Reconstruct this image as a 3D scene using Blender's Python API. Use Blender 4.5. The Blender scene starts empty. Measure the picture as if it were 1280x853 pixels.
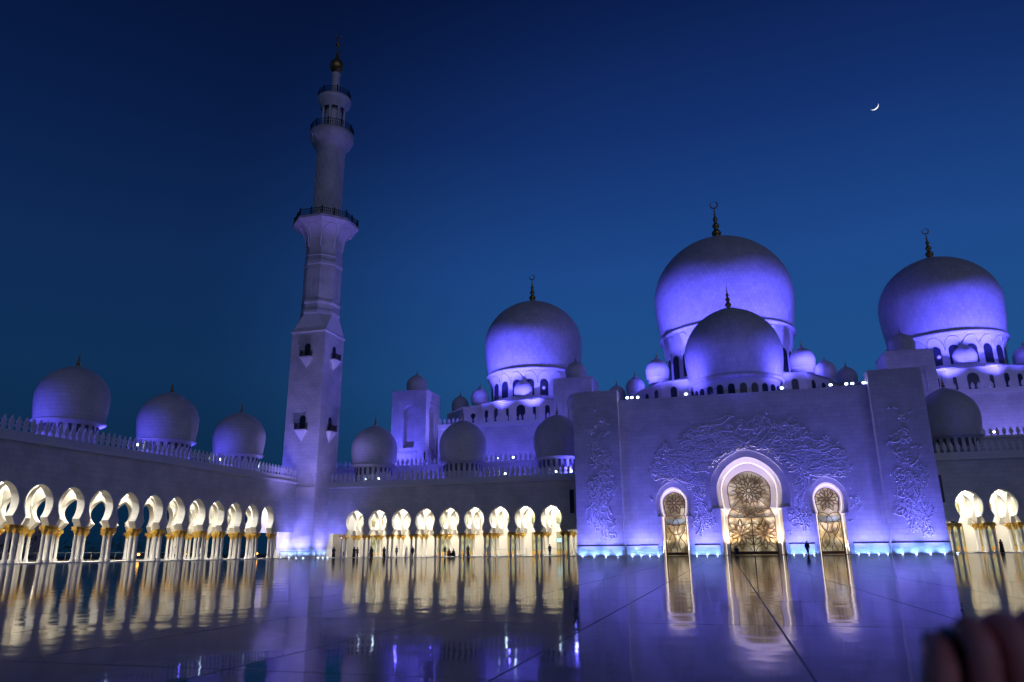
import bpy, math, random
from mathutils import Vector, Matrix
random.seed(7)
PI = math.pi
scene = bpy.context.scene
col = scene.collection
AX = 3.6                                   # symmetry axis of the prayer hall

# ------------------------------------------------------------------ materials
def new_mat(name):
    m = bpy.data.materials.new(name); m.use_nodes = True
    return m, m.node_tree.nodes, m.node_tree.links, m.node_tree.nodes['Principled BSDF']
def simple(name, c, rough=.6, metal=0., noise=.0, nscale=3., bump=0.):
    m, N, L, b = new_mat(name)
    b.inputs['Roughness'].default_value = rough; b.inputs['Metallic'].default_value = metal
    tc = N.new('ShaderNodeTexCoord'); nt = N.new('ShaderNodeTexNoise')
    nt.inputs['Scale'].default_value = nscale; nt.inputs['Detail'].default_value = 4
    L.new(tc.outputs['Object'], nt.inputs['Vector'])
    mx = N.new('ShaderNodeMix'); mx.data_type = 'RGBA'
    mx.inputs[6].default_value = (*[v*(1-noise) for v in c], 1); mx.inputs[7].default_value = (*[min(1, v*(1+noise)) for v in c], 1)
    L.new(nt.outputs['Fac'], mx.inputs[0]); L.new(mx.outputs[2], b.inputs['Base Color'])
    if bump:
        bp = N.new('ShaderNodeBump'); bp.inputs['Distance'].default_value = bump
        L.new(nt.outputs['Fac'], bp.inputs['Height']); L.new(bp.outputs[0], b.inputs['Normal'])
    return m
def emit(name, c, s):
    m, N, L, b = new_mat(name)
    b.inputs['Base Color'].default_value = (*c, 1)
    b.inputs['Emission Color'].default_value = (*c, 1); b.inputs['Emission Strength'].default_value = s
    return m
def marble(name, c=(.74, .73, .71), bw=1.1, rh=.55, dark=.9, bump=.006, rough=.45, radial=False):
    var = .90 if radial else .78
    m, N, L, b = new_mat(name)
    b.inputs['Roughness'].default_value = rough
    tc = N.new('ShaderNodeTexCoord'); sp = N.new('ShaderNodeSeparateXYZ'); L.new(tc.outputs['Object'], sp.inputs[0])
    cb = N.new('ShaderNodeCombineXYZ')
    if radial:
        at = N.new('ShaderNodeMath'); at.operation = 'ARCTAN2'; L.new(sp.outputs['Y'], at.inputs[0]); L.new(sp.outputs['X'], at.inputs[1])
        mu = N.new('ShaderNodeMath'); mu.operation = 'MULTIPLY'; mu.inputs[1].default_value = 7.; L.new(at.outputs[0], mu.inputs[0])
        L.new(mu.outputs[0], cb.inputs['X'])
    else:
        ad = N.new('ShaderNodeMath'); ad.operation = 'ADD'; L.new(sp.outputs['X'], ad.inputs[0]); L.new(sp.outputs['Y'], ad.inputs[1])
        L.new(ad.outputs[0], cb.inputs['X'])
    L.new(sp.outputs['Z'], cb.inputs['Y'])
    br = N.new('ShaderNodeTexBrick'); L.new(cb.outputs[0], br.inputs['Vector'])
    br.inputs['Scale'].default_value = 1.; br.inputs['Brick Width'].default_value = bw; br.inputs['Row Height'].default_value = rh
    br.inputs['Mortar Size'].default_value = .018; br.inputs['Bias'].default_value = 0
    br.inputs['Color1'].default_value = (*c, 1); br.inputs['Color2'].default_value = (*[v*dark for v in c], 1)
    br.inputs['Mortar'].default_value = (*[v*.68 for v in c], 1)
    nt = N.new('ShaderNodeTexNoise'); nt.inputs['Scale'].default_value = .35; nt.inputs['Detail'].default_value = 5; L.new(tc.outputs['Object'], nt.inputs['Vector'])
    rp = N.new('ShaderNodeMapRange'); rp.inputs[3].default_value = var; rp.inputs[4].default_value = 1.06; rp.inputs[1].default_value = .3; rp.inputs[2].default_value = .7
    L.new(nt.outputs['Fac'], rp.inputs[0])
    vm = N.new('ShaderNodeVectorMath'); vm.operation = 'SCALE'; L.new(br.outputs['Color'], vm.inputs[0]); L.new(rp.outputs[0], vm.inputs['Scale'])
    L.new(vm.outputs[0], b.inputs['Base Color'])
    bp = N.new('ShaderNodeBump'); bp.inputs['Distance'].default_value = bump; bp.invert = True
    L.new(br.outputs['Fac'], bp.inputs['Height']); L.new(bp.outputs[0], b.inputs['Normal'])
    return m
M_wall = marble('marble_wall', bw=1.3, rh=.65, dark=.90)
M_dome = marble('marble_dome', (.72, .71, .70), 1.0, .5, .9, radial=True)
M_bigdome = marble('marble_big_dome', (.72, .71, .70), .42, .8, .84, radial=True)
M_trim = simple('marble_trim', (.78, .77, .74), .4, 0, .05, 1.2)
M_relief = simple('marble_relief', (.80, .79, .77), .38, 0, .06, 2.)
M_cream = simple('cream_marble', (.78, .74, .66), .45, 0, .05, 1.5)
M_column = simple('inlaid_column', (.74, .72, .68), .3, 0, .16, 9.)
M_gold = simple('gilded_palm', (.80, .50, .10), .42, .55, .25, 8., .02)
M_finial = simple('aged_gilt', (.42, .27, .09), .35, .8, .3, 5.)
M_iron = simple('dark_bronze', (.035, .028, .03), .5, .5, .3, 5.)
M_dark = simple('dark_glass', (.03, .035, .06), .12, 0, .3, 2.)
M_darkrec = simple('dark_lattice', (.10, .10, .14), .7, 0, .3, 6.)  # dark tone of the slit window panels
M_steel = simple('brushed_steel', (.42, .42, .42), .35, .8, .1, 4.)
M_asphalt = simple('ground_asphalt', (.05, .05, .05), .8, 0, .3, .5)
M_bush = simple('foliage', (.045, .07, .03), .8, 0, .4, 2., .1)
M_black = simple('black_cloth', (.012, .012, .016), .85, 0, .3, 20)
M_white = simple('white_cloth', (.75, .75, .74), .85, 0, .1, 20)
M_blue = simple('navy_cloth', (.03, .04, .09), .85, 0, .2, 20)
M_redc = simple('rust_cloth', (.35, .12, .05), .85, 0, .2, 20)
M_skin = simple('skin', (.46, .25, .17), .5, 0, .12, 30)
M_hand = simple('hand_skin', (.95, .34, .26), .48, 0, .15, 45, .0006)
M_hair = simple('dark_hair', (.015, .012, .01), .5, 0, .3, 40)
M_nail = simple('nail', (.55, .33, .27), .3, 0, .05, 20)
M_plastic = simple('black_plastic', (.012, .012, .014), .35, 0, .2, 30)
M_led = emit('warm_led', (1, .84, .72), 1.9)
M_spotlens = emit('blue_white_lens', (.55, .72, 1), 22.)
M_warmlens = emit('warm_lens', (1, .9, .7), 14.)
M_orange = emit('amber_lamp', (1, .45, .08), 9.)
M_moon = emit('moonlit_surface', (1, .97, .9), 1.5)
M_screen = emit('screen_blue', (.35, .6, .75), .9)
M_farwall = simple('grey_render', (.42, .40, .37), .8, 0, .08, 1.)

def stained(name, lo, hi, st):
    m, N, L, b = new_mat(name)
    tc = N.new('ShaderNodeTexCoord'); v = N.new('ShaderNodeTexVoronoi'); v.inputs['Scale'].default_value = .9
    L.new(tc.outputs['Object'], v.inputs['Vector'])
    sp = N.new('ShaderNodeSeparateColor'); L.new(v.outputs['Color'], sp.inputs[0])
    mx = N.new('ShaderNodeMix'); mx.data_type = 'RGBA'; mx.inputs[6].default_value = (*lo, 1); mx.inputs[7].default_value = (*hi, 1); L.new(sp.outputs[0], mx.inputs[0])
    nt = N.new('ShaderNodeTexNoise'); nt.inputs['Scale'].default_value = .55; nt.inputs['Detail'].default_value = 3; L.new(tc.outputs['Object'], nt.inputs['Vector'])
    r2 = N.new('ShaderNodeValToRGB'); r2.color_ramp.elements[0].position = .38; r2.color_ramp.elements[0].color = (.40, .34, .24, 1)
    r2.color_ramp.elements[1].position = .62; r2.color_ramp.elements[1].color = (1.2, 1.12, .97, 1)
    x = r2.color_ramp.elements.new(.5); x.color = (.80, .70, .50, 1)
    m2 = N.new('ShaderNodeMix'); m2.data_type = 'RGBA'; m2.blend_type = 'MULTIPLY'; m2.inputs[0].default_value = 1.
    L.new(nt.outputs['Fac'], r2.inputs[0]); L.new(mx.outputs[2], m2.inputs[6]); L.new(r2.outputs[0], m2.inputs[7])
    L.new(m2.outputs[2], b.inputs['Base Color']); L.new(m2.outputs[2], b.inputs['Emission Color'])
    b.inputs['Emission Strength'].default_value = st; b.inputs['Roughness'].default_value = .08
    return m
M_stain = stained('lit_stained_glass', (.30, .27, .20), (.70, .64, .50), .6)
M_stainb = stained('lit_pale_blue_glass', (.36, .48, .62), (.46, .58, .72), .5)
M_window = stained('hall_window_glass', (.20, .26, .22), (.40, .44, .34), .5)

# courtyard marble: polished slabs, faint joints, very slight unevenness
def floor_mat():
    m, N, L, b = new_mat('polished_courtyard_marble')
    tc = N.new('ShaderNodeTexCoord')
    mp = N.new('ShaderNodeMapping'); mp.inputs['Location'].default_value = (-.45, -.9, 0); L.new(tc.outputs['Object'], mp.inputs[0])
    br = N.new('ShaderNodeTexBrick'); br.offset = 0; br.inputs['Scale'].default_value = 1.
    br.inputs['Brick Width'].default_value = 1.95; br.inputs['Row Height'].default_value = 3.9
    br.inputs['Mortar Size'].default_value = .012; br.inputs['Mortar Smooth'].default_value = .2
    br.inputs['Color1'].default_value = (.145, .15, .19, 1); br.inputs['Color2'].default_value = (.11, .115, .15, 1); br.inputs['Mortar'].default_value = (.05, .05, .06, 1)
    L.new(mp.outputs[0], br.inputs['Vector'])
    nv = N.new('ShaderNodeTexNoise'); nv.inputs['Scale'].default_value = .5; nv.inputs['Detail'].default_value = 6; nv.inputs['Distortion'].default_value = 1.5; L.new(tc.outputs['Object'], nv.inputs['Vector'])
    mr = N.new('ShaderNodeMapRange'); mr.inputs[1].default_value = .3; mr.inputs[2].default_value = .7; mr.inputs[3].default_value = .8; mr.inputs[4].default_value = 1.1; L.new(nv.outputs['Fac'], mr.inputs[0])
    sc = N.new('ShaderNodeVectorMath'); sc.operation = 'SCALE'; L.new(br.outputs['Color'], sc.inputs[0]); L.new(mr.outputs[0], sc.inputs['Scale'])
    L.new(sc.outputs[0], b.inputs['Base Color'])
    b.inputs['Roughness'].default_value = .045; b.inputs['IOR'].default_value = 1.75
    rr = N.new('ShaderNodeMapRange'); rr.inputs[3].default_value = .058; rr.inputs[4].default_value = .5; L.new(br.outputs['Fac'], rr.inputs[0]); L.new(rr.outputs[0], b.inputs['Roughness'])
    n1 = N.new('ShaderNodeTexNoise'); n1.inputs['Scale'].default_value = .9; n1.inputs['Detail'].default_value = 2.5; L.new(tc.outputs['Object'], n1.inputs['Vector'])
    b1 = N.new('ShaderNodeBump'); b1.inputs['Distance'].default_value = FLOOR_BUMP; L.new(n1.outputs['Fac'], b1.inputs['Height'])
    b2 = N.new('ShaderNodeBump'); b2.inputs['Distance'].default_value = .004; b2.invert = True; L.new(br.outputs['Fac'], b2.inputs['Height'])
    L.new(b1.outputs[0], b2.inputs['Normal']); L.new(b2.outputs[0], b.inputs['Normal'])
    return m
FLOOR_BUMP = .0062
M_floor = floor_mat()

# ------------------------------------------------------------------ mesh builder
class MB:
    def __init__(s): s.v = []; s.f = []; s.sm = []
    def add(s, vs, fs, smooth=False):
        o = len(s.v); s.v += [tuple(p) for p in vs]
        for f in fs: s.f.append([i+o for i in f]); s.sm.append(smooth)
        return s
    def quad(s, a, b, c, d): return s.add([a, b, c, d], [(0, 1, 2, 3)])
    def box(s, x0, x1, y0, y1, z0, z1):
        v = [(x, y, z) for z in (z0, z1) for y in (y0, y1) for x in (x0, x1)]
        return s.add(v, [(0, 2, 3, 1), (4, 5, 7, 6), (0, 1, 5, 4), (2, 6, 7, 3), (0, 4, 6, 2), (1, 3, 7, 5)])
    def lathe(s, cx, cy, prof, n=32, smooth=True, a0=0, cap=True):
        vs = []; fs = []
        for r, z in prof:
            for k in range(n):
                a = a0 + 2*PI*k/n; vs.append((cx+r*math.cos(a), cy+r*math.sin(a), z))
        for i in range(len(prof)-1):
            for k in range(n):
                k2 = (k+1) % n; fs.append((i*n+k, i*n+k2, (i+1)*n+k2, (i+1)*n+k))
        s.add(vs, fs, smooth)
        if cap:
            for i, rev in ((0, True), (len(prof)-1, False)):
                if prof[i][0] > 1e-3:
                    ring = [(cx+prof[i][0]*math.cos(a0+2*PI*k/n), cy+prof[i][0]*math.sin(a0+2*PI*k/n), prof[i][1]) for k in range(n)]
                    s.add(ring, [tuple(range(n-1, -1, -1)) if rev else tuple(range(n))])
        return s
    def sphere(s, c, r, n=12, m=8, sz=1.):
        return s.lathe(c[0], c[1], [(max(1e-4, r*math.sin(PI*i/m)), c[2]-r*sz*math.cos(PI*i/m)) for i in range(m+1)], n, True, 0, False)
    def tube(s, pts, r, n=5, cap=True, rs=None):
        pts = [Vector(p) for p in pts]; vs = []; fs = []; up = None
        for i, p in enumerate(pts):
            t = (pts[min(i+1, len(pts)-1)]-pts[max(i-1, 0)])
            if t.length < 1e-9: t = Vector((0, 0, 1))
            t.normalize()
            ref = Vector((0, 1, 0)) if abs(t.y) < .9 else Vector((1, 0, 0))
            a = t.cross(ref).normalized(); b = t.cross(a)
            rr = rs[i] if rs else r
            for k in range(n):
                an = 2*PI*k/n; vs.append(p+a*math.cos(an)*rr+b*math.sin(an)*rr)
        for i in range(len(pts)-1):
            for k in range(n):
                k2 = (k+1) % n; fs.append((i*n+k, i*n+k2, (i+1)*n+k2, (i+1)*n+k))
        if cap: fs.append(tuple(range(n))); fs.append(tuple(range((len(pts)-1)*n, len(pts)*n)))
        return s.add(vs, fs, True)
    def extrude(s, poly, fr, v0, v1):
        """poly: (u, z) outline, fr maps (u, v, z) to a point; closed solid between depths v0 and v1"""
        n = len(poly); vs = [fr(u, v0, z) for u, z in poly]+[fr(u, v1, z) for u, z in poly]
        fs = [tuple(range(n)), tuple(range(2*n-1, n-1, -1))]+[(i, i+n, (i+1) % n+n, (i+1) % n) for i in range(n)]
        return s.add(vs, fs)
    def build(s, name, mat, parent=None, loc=None, rotz=0):
        me = bpy.data.meshes.new(name)
        me.from_pydata(s.v, [], s.f)
        me.polygons.foreach_set('use_smooth', s.sm); me.materials.append(mat); me.update()
        return link(name, me, parent, loc, rotz)
def fixn(o):
    import bmesh
    bm = bmesh.new(); bm.from_mesh(o.data); bmesh.ops.recalc_face_normals(bm, faces=bm.faces); bm.to_mesh(o.data); bm.free(); return o
def link(name, me, parent=None, loc=None, rotz=0):
    o = bpy.data.objects.new(name, me); col.objects.link(o)
    if parent: o.parent = parent
    if loc: o.location = loc
    o.rotation_euler.z = rotz
    return o
def tag(o, label=None, cat=None, group=None, kind=None):
    if label: o['label'] = label
    if cat: o['category'] = cat
    if group: o['group'] = group
    if kind: o['kind'] = kind
    return o
def thing(name, label, cat, loc=(0, 0, 0), rotz=0, group=None):
    o = bpy.data.objects.new(name, None); col.objects.link(o); o.location = loc; o.rotation_euler.z = rotz
    return tag(o, label, cat, group)
def kids(o): return [c for c in bpy.data.objects if c.parent == o]
def dup(o, parent=None, loc=None, rotz=None):
    c = o.copy(); col.objects.link(c); c.parent = parent
    if loc is not None: c.location = loc
    if rotz is not None: c.rotation_euler.z = rotz
    for ch in kids(o): dup(ch, c)
    return c

# ------------------------------------------------------------------ shapes
def prof(W, zw, Nk, zn, zt, FW, zf, z0=0, n1=6, n2=12):
    p = [(FW, z0), (FW, zf), (Nk, zn)]
    for i in range(1, n1+1):
        s = 1-i/n1; p.append((W-(W-Nk)*s*s, zn+(zw-zn)*i/n1))
    for i in range(1, n2+1):
        t = math.sin(PI/2*i/n2); p.append((W*(max(0, 1-t**1.9))**.6, zw+(zt-zw)*t))
    return p
def arch_wall(mb, fr, u0, u1, uc, pr, ztop, v0, v1, back=True, under=True):
    """one bay of wall with an opening; fr(u, v, z) -> point"""
    for v in ((v0, v1) if back else (v0,)):
        for i in range(len(pr)-1):
            (a, za), (b, zb) = pr[i], pr[i+1]
            if zb-za > 1e-5:
                mb.quad(fr(u0, v, za), fr(uc-a, v, za), fr(uc-b, v, zb), fr(u0, v, zb))
                mb.quad(fr(uc+a, v, za), fr(u1, v, za), fr(u1, v, zb), fr(uc+b, v, zb))
        mb.quad(fr(u0, v, pr[-1][1]), fr(u1, v, pr[-1][1]), fr(u1, v, ztop), fr(u0, v, ztop))
    for sg in (-1, 1):
        vs = []; fs = []
        for i, (a, z) in enumerate(pr): vs += [fr(uc+sg*a, v0, z), fr(uc+sg*a, v1, z)]
        for i in range(len(pr)-1): fs.append((2*i, 2*i+1, 2*i+3, 2*i+2))
        mb.add(vs, fs)
    z = pr[0][1]
    if under and z > .01:
        mb.quad(fr(u0, v0, z), fr(u0, v1, z), fr(uc-pr[0][0], v1, z), fr(uc-pr[0][0], v0, z))
        mb.quad(fr(uc+pr[0][0], v0, z), fr(uc+pr[0][0], v1, z), fr(u1, v1, z), fr(u1, v0, z))
def ring(mb, fr, uc, p1, v1, p2, v2):
    for sg in (-1, 1):
        vs = []; fs = []
        for (a, za), (b, zb) in zip(p1, p2): vs += [fr(uc+sg*a, v1, za), fr(uc+sg*b, v2, zb)]
        for i in range(len(p1)-1): fs.append((2*i, 2*i+1, 2*i+3, 2*i+2))
        mb.add(vs, fs)
def disc_pane(mb, fr, uc, p, v):
    for i in range(len(p)-1):
        (a, za), (b, zb) = p[i], p[i+1]
        if zb-za > 1e-5: mb.quad(fr(uc-a, v, za), fr(uc+a, v, za), fr(uc+b, v, zb), fr(uc-b, v, zb))
def solid_u(mb, fr, u0, u1, v0, v1, z0, z1):
    mb.extrude([(u0, z0), (u1, z0), (u1, z1), (u0, z1)], fr, v0, v1)

def merlons(mb, fr, u0, u1, zb, h, step, v, th=.2, w=.33):
    n = max(1, round((u1-u0)/step)); st = (u1-u0)/n
    shape = [(-.45, 0), (-.45, .1), (-.62, .22), (-1, .34), (-.62, .46), (-.9, .62), (-.5, .72), (-.3, .86), (0, 1),
             (.3, .86), (.5, .72), (.9, .62), (.62, .46), (1, .34), (.62, .22), (.45, .1), (.45, 0)]
    for i in range(n):
        c = u0+st*(i+.5)
        mb.extrude([(c+a*w, zb+b*h) for a, b in shape], fr, v-th/2, v+th/2)
FX = lambda y0: (lambda u, v, z: (u, y0+v, z))              # wall facing the courtyard, u = x, v = depth
FXn = lambda x0: (lambda u, v, z: (x0-v, u, z))             # wall facing +x, u = y
FXp = lambda x0: (lambda u, v, z: (x0+v, u, z))             # wall facing -x, u = y

def dome_profile(R, zc, zw, zt, tip=.35):
    p = [(R*.93, zc)]
    for i in range(1, 7):
        s = 1-i/6; p.append((R*(1-.07*s**1.5), zc+(zw-zc)*i/6))
    for i in range(1, 25):
        a = PI/2*i/24; t = math.sin(a)
        r = R*(1-t**1.95)**.535 if t < 1 else 0
        z = zw+(zt-zw)*t
        if t > .93:                                       # small ogee point
            k = (t-.93)/.07; z += tip*R*.13*k*k
        p.append((max(r, .001), z))
    return p
def finial_mb(s, crescent=False):
    """gilded finial of height s, standing at the origin"""
    mb = MB()
    pr = [(.16, -.05), (.13, .03), (.05, .06), (.10, .13), (.115, .18), (.08, .24), (.035, .27), (.075, .33), (.085, .37), (.055, .42), (.025, .45),
          (.05, .5), (.056, .54), (.03, .59), (.014, .62), (.028, .66), (.014, .70), (.010, .80), (.002, .84 if crescent else 1.)]
    mb.lathe(0, 0, [(r*s, z*s) for r, z in pr], 10)
    if crescent:
        c = .91*s; R = .085*s; pts = []; rs = []
        for i in range(19):
            a = math.radians(-235+i*335/18); pts.append((R*math.cos(a), 0, c+R*math.sin(a))); rs.append(.018*s*(.25+.75*math.sin(PI*(i+.3)/18.6)))
        mb.tube(pts, .01, 6, True, rs)
    return mb
def arched_panel_mb(w, h, th=.1, frame=.0):
    """round-headed panel, bottom centre at origin, facing -y"""
    poly = [(-w/2, 0), (w/2, 0)]+[(w/2*math.cos(PI*i/8), h-w/2+w/2*math.sin(PI*i/8)) for i in range(0, 9)]
    mb = MB(); mb.extrude(poly, lambda u, v, z: (u, v, z), -th, th*.5)
    return mb
_cache = {}
def cached(key, fn, mat):
    if key not in _cache:
        mb = fn(); me = bpy.data.meshes.new(key); me.from_pydata(mb.v, [], mb.f); me.polygons.foreach_set('use_smooth', mb.sm); me.materials.append(mat); me.update(); _cache[key] = me
    return _cache[key]

LIGHTS = []
def lamp(kind, loc, power, color, radius=.15, aim=None, cone=120, blend=.6, name='flood_and_fill_lamp'):  # shared by fixture beams and added lamps that have no fixture
    d = bpy.data.lights.new(name, kind); d.energy = power; d.color = color; d.shadow_soft_size = radius
    if kind == 'SPOT': d.spot_size = math.radians(cone); d.spot_blend = blend
    o = bpy.data.objects.new(name, d); col.objects.link(o); o.location = loc
    if aim: o.rotation_euler = (Vector(aim)-Vector(loc)).to_track_quat('-Z', 'Y').to_euler()
    return o
BLUE = (.10, .085, 1.); CYAN = (.13, .27, 1.); WARM = (1., .94, .81); VIOLET = (.20, .17, 1.)

# ------------------------------------------------------------------ ground
g = MB(); g.quad((-2500, -1500, 0), (2500, -1500, 0), (2500, 3500, 0), (-2500, 3500, 0))
tag(g.build('ground', M_asphalt), kind='structure')
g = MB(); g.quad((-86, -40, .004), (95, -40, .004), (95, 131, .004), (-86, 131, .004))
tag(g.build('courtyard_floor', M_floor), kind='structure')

# ------------------------------------------------------------------ arcades
def capital_mb(zb, zt):
    h = zt-zb; mb = MB()
    mb.lathe(0, 0, [(.20, zb-.12), (.25, zb-.06), (.20, zb), (.22, zb+.03*h), (.30, zb+.25*h), (.42, zb+.5*h), (.47, zb+.66*h), (.38, zb+.78*h), (.40, zb+.84*h)], 12)
    for k in range(8):                                       # drooping palm fronds
        a = 2*PI*k/8; c, s_ = math.cos(a), math.sin(a)
        pts = [(r*c, r*s_, zb+z*h) for r, z in ((.22, .15), (.36, .5), (.47, .72), (.53, .6), (.5, .42))]
        mb.tube(pts, .05, 4, True, [.05, .08, .09, .07, .03])
    mb.box(-.40, .40, -.40, .40, zb+.84*h, zt-.004)
    return mb
def column_mb(zb):
    return MB().lathe(0, 0, [(.34, .06), (.34, .22), (.28, .30), (.30, .36), (.23, .45), (.20, .5), (.19, zb-.12)], 12)
COLS = 0
def put_column(par, x, y, zk):
    zb, zt = 3.12*zk, 3.86*zk
    c = link('column', cached('column%.2f' % zk, lambda: column_mb(zb), M_column), par, (x, y, 0))
    link('capital', cached('capital%.2f' % zk, lambda: capital_mb(zb, zt), M_gold), c)
def small_dome(par, cx, cy, R, zc, zw, zt, zfin, zbot, nwin=22, label=None):
    """roof dome with collar ring, waisted drum, slit windows and finial"""
    mb = MB()
    mb.lathe(0, 0, [(R*.985, zc-.16), (R*1.0, zc-.08), (R*.985, zc)], 48, True, 0, False)
    mb.lathe(0, 0, dome_profile(R, zc, zw, zt), 48, True, 0, False)
    d = mb.build('dome', M_dome, par, (cx, cy, 0))
    if label: d['label'] = label
    mb = MB().lathe(0, 0, [(R*.80, zbot-1), (R*.80, zbot+.1), (R*.84, zbot+.2), (R*.80, zbot+.3), (R*.80, zc-.55), (R*.86, zc-.45), (R*.94, zc-.28), (R*.985, zc-.16)], 48, True, 0, False)
    dr = mb.build('drum', M_trim, d)
    h = (zc-zbot)*.6; w = 2*PI*R*.8/nwin*.46
    me = cached('slit%.2f_%.2f' % (w, h), lambda: arched_panel_mb(w, h, .05), M_darkrec)
    for k in range(nwin):
        a = 2*PI*k/nwin
        link('window', me, d, (R*.80*math.sin(a), -R*.80*math.cos(a), zbot+.33), a)
    f = link('finial', cached('fin%.2f' % (zfin-zt), lambda: finial_mb(zfin-zt+.25), M_finial), d, (0, 0, zt+.02))
    return d

def arcade(name, label, fr, u_first, n, bay, u_lo, u_hi, zk, zcor, rows, open_back, domes, hide_ceiling=False, to_xy=None, rotz=0, sidebrick=None):
    t = thing(name, label, 'arcade')
    us = [u_first+bay*i for i in range(n)]
    z0 = 3.86*zk
    pr = prof(1.76, 6.1*zk, 1.30, 4.72*zk, 8.05*zk, 1.76, 3.88*zk, z0)
    ztop = zcor
    # front wall, inner row, back row
    for ri, v in enumerate(rows):
        mb = MB()
        zt_ = ztop if ri == 0 else 10.2*zk
        th = 1.0 if ri == 0 else .8
        last = ri == len(rows)-1
        if last and not open_back:
            pw = prof(1.25, 6.3*zk, 1.0, 5.2*zk, 7.5*zk, .001, 5.15*zk, 5.15*zk)
            solid_u(mb, fr, u_lo, u_hi, v, v+.8, 0, zt_)
            w = mb.build('back_wall', M_cream, t)
        else:
            if us[0]-bay/2 > u_lo+.05: solid_u(mb, fr, u_lo, us[0]-bay/2, v, v+th, z0+.25, zt_)
            if us[-1]+bay/2 < u_hi-.05: solid_u(mb, fr, us[-1]+bay/2, u_hi, v, v+th, z0+.25, zt_)
            for u in us: arch_wall(mb, fr, u-bay/2, u+bay/2, u, pr, zt_, v, v+th)
            if ri == 0:
                w = mb.build('front_wall', M_wall, t)
            else: w = mb.build('inner_arch_row', M_cream, t)
    # raised moulding round each arch on the front face
    mb = MB()
    po = [(a+.16, z) for a, z in pr[2:]]; po[-1] = (0, pr[-1][1]+.16)
    for u in us:
        ring(mb, fr, u, pr[2:], -.05, po, -.05); ring(mb, fr, u, po, -.05, po, .0); ring(mb, fr, u, pr[2:], -.05, pr[2:], .02)
    mb.build('arch_moulding', M_trim, t)
    # cross arches between the rows
    mb = MB()
    bounds = [us[0]-bay/2]+[u+bay/2 for u in us]
    depth0 = 1.0
    for k in range(len(rows)-1):
        va = rows[k]+(1.0 if k == 0 else .8); vb = rows[k+1]; vc = (va+vb)/2; hw = (vb-va)/2
        prc = [(a*(hw-.12)/1.76, z) for a, z in pr]
        for b in bounds:
            f2 = (lambda b: (lambda u, v, z: fr(b-.3+v, u, z)))(b)
            arch_wall(mb, f2, va, vb, vc, prc, 10.1*zk, 0, .6)
    mb.build('cross_arch', M_cream, t)
    # ceiling slab
    mb = MB(); solid_u(mb, fr, u_lo, u_hi, rows[0]+1.0, rows[-1]+.8, 10.2*zk, ztop); mb.build('roof', M_cream, t)
    # cornice and parapet
    mb = MB()
    solid_u(mb, fr, u_lo, u_hi, -.38, 1.0, ztop, ztop+.28)
    solid_u(mb, fr, u_lo, u_hi, -.12, 1.0, ztop+.28, ztop+1.1)
    mb.build('cornice', M_trim, t)
    mb = MB(); merlons(mb, fr, u_lo, u_hi, ztop+1.1, 1.6, .87, .1)
    mb.build('parapet', M_trim, t)
    mb = MB(); solid_u(mb, fr, u_lo, u_hi, -.55, rows[-1]+.8, 0, .10); mb.build('step', M_trim, t)
    for ri, v in enumerate(rows):
        if ri == len(rows)-1 and not open_back: continue
        for b in bounds:
            for s in (-.43, .43):
                x, y, _ = fr(b+s, v+.5, 0); put_column(t, x, y, zk)
    for dm in domes: small_dome(t, *dm)
    return t, us

WH = (0, 4.6, 9.0)
mid, mus = arcade('arcade', 'white arcade with nine lit horseshoe arches between minaret and portal', FX(120), -62.85, 9, 4.435, -68.3, -21.2, 1.0, 12.0, WH, False,
    [(-61.9, 124.5, 4.25, 16.35, 19.3, 23.7, 25.9, 14.1), (-44.4, 124.5, 4.25, 16.35, 19.3, 23.7, 25.9, 14.1), (-26.9, 124.5, 4.25, 16.35, 19.3, 23.7, 25.9, 14.1)])
lef, lus = arcade('arcade', 'long white arcade receding along the left side with dark sky showing through its arches', FXn(-72), 47.24, 15, 4.28, 45.1, 115.0, 1.045, 12.6, (0, 4.1, 12.6), True,
    [(-76.5, y, 4.15, 16.5, 19.4, 23.5, 25.5, 14.6) for y in (54., 70.7, 87.4, 104.1)])
rig, rus = arcade('arcade', 'short stretch of lit white arcade at the right edge beyond the portal', FX(120), 33.61, 5, 4.32, 27.8, 53.4, 1.07, 12.95, WH, False,
    [(34.2, 124.5, 4.3, 16.9, 19.8, 24.3, 26.6, 14.7)])
MB().box(-85.5, -68.3, 129, 129.8, 0, 12).build('corner_wall', M_cream, mid)
MB().box(-85.5, -68.302, 115.05, 128.998, 10.2, 12).build('corner_roof', M_cream, mid)
# windows and doors on the back walls of the two front arcades
def hall_window(par, x, y, zk):
    f = lambda u, v, z: (u, v, z)
    pw = prof(1.15, 6.4*zk, 1.0, 5.5*zk, 7.4*zk, 1.0, 5.45*zk, 5.4*zk)
    pi_ = [(max(0, a-.1), z+(.1 if i < 2 else 0)-(.1 if i == len(pw)-1 else 0)) for i, (a, z) in enumerate(pw)]
    mb = MB(); ring(mb, f, 0, pw, -.12, pi_, -.12); ring(mb, f, 0, pi_, -.12, pi_, .0); ring(mb, f, 0, pw, -.12, pw, 0)
    for s in (-1, 1): mb.box(s*1.05-.07, s*1.05+.07, -.12, 0, .9, 3.9*zk)
    mb.box(-1.12, 1.12, -.12, 0, 3.9*zk, 3.9*zk+.14)
    w = mb.build('window', M_finial, par, (x, y, 0))
    mb = MB(); disc_pane(mb, f, 0, pi_, -.05); mb.quad((-.98, -.05, .9), (.98, -.05, .9), (.98, -.05, 3.9*zk), (-.98, -.05, 3.9*zk)); mb.build('pane', M_window, w)
    mb = MB(); mb.box(-1.12, 1.12, -.14, 0, .1, .9); mb.build('panel', M_gold, w)
for i in (0, 3, 4, 5, 6, 7, 8): hall_window(mid, mus[i], 129, 1.)
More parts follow.
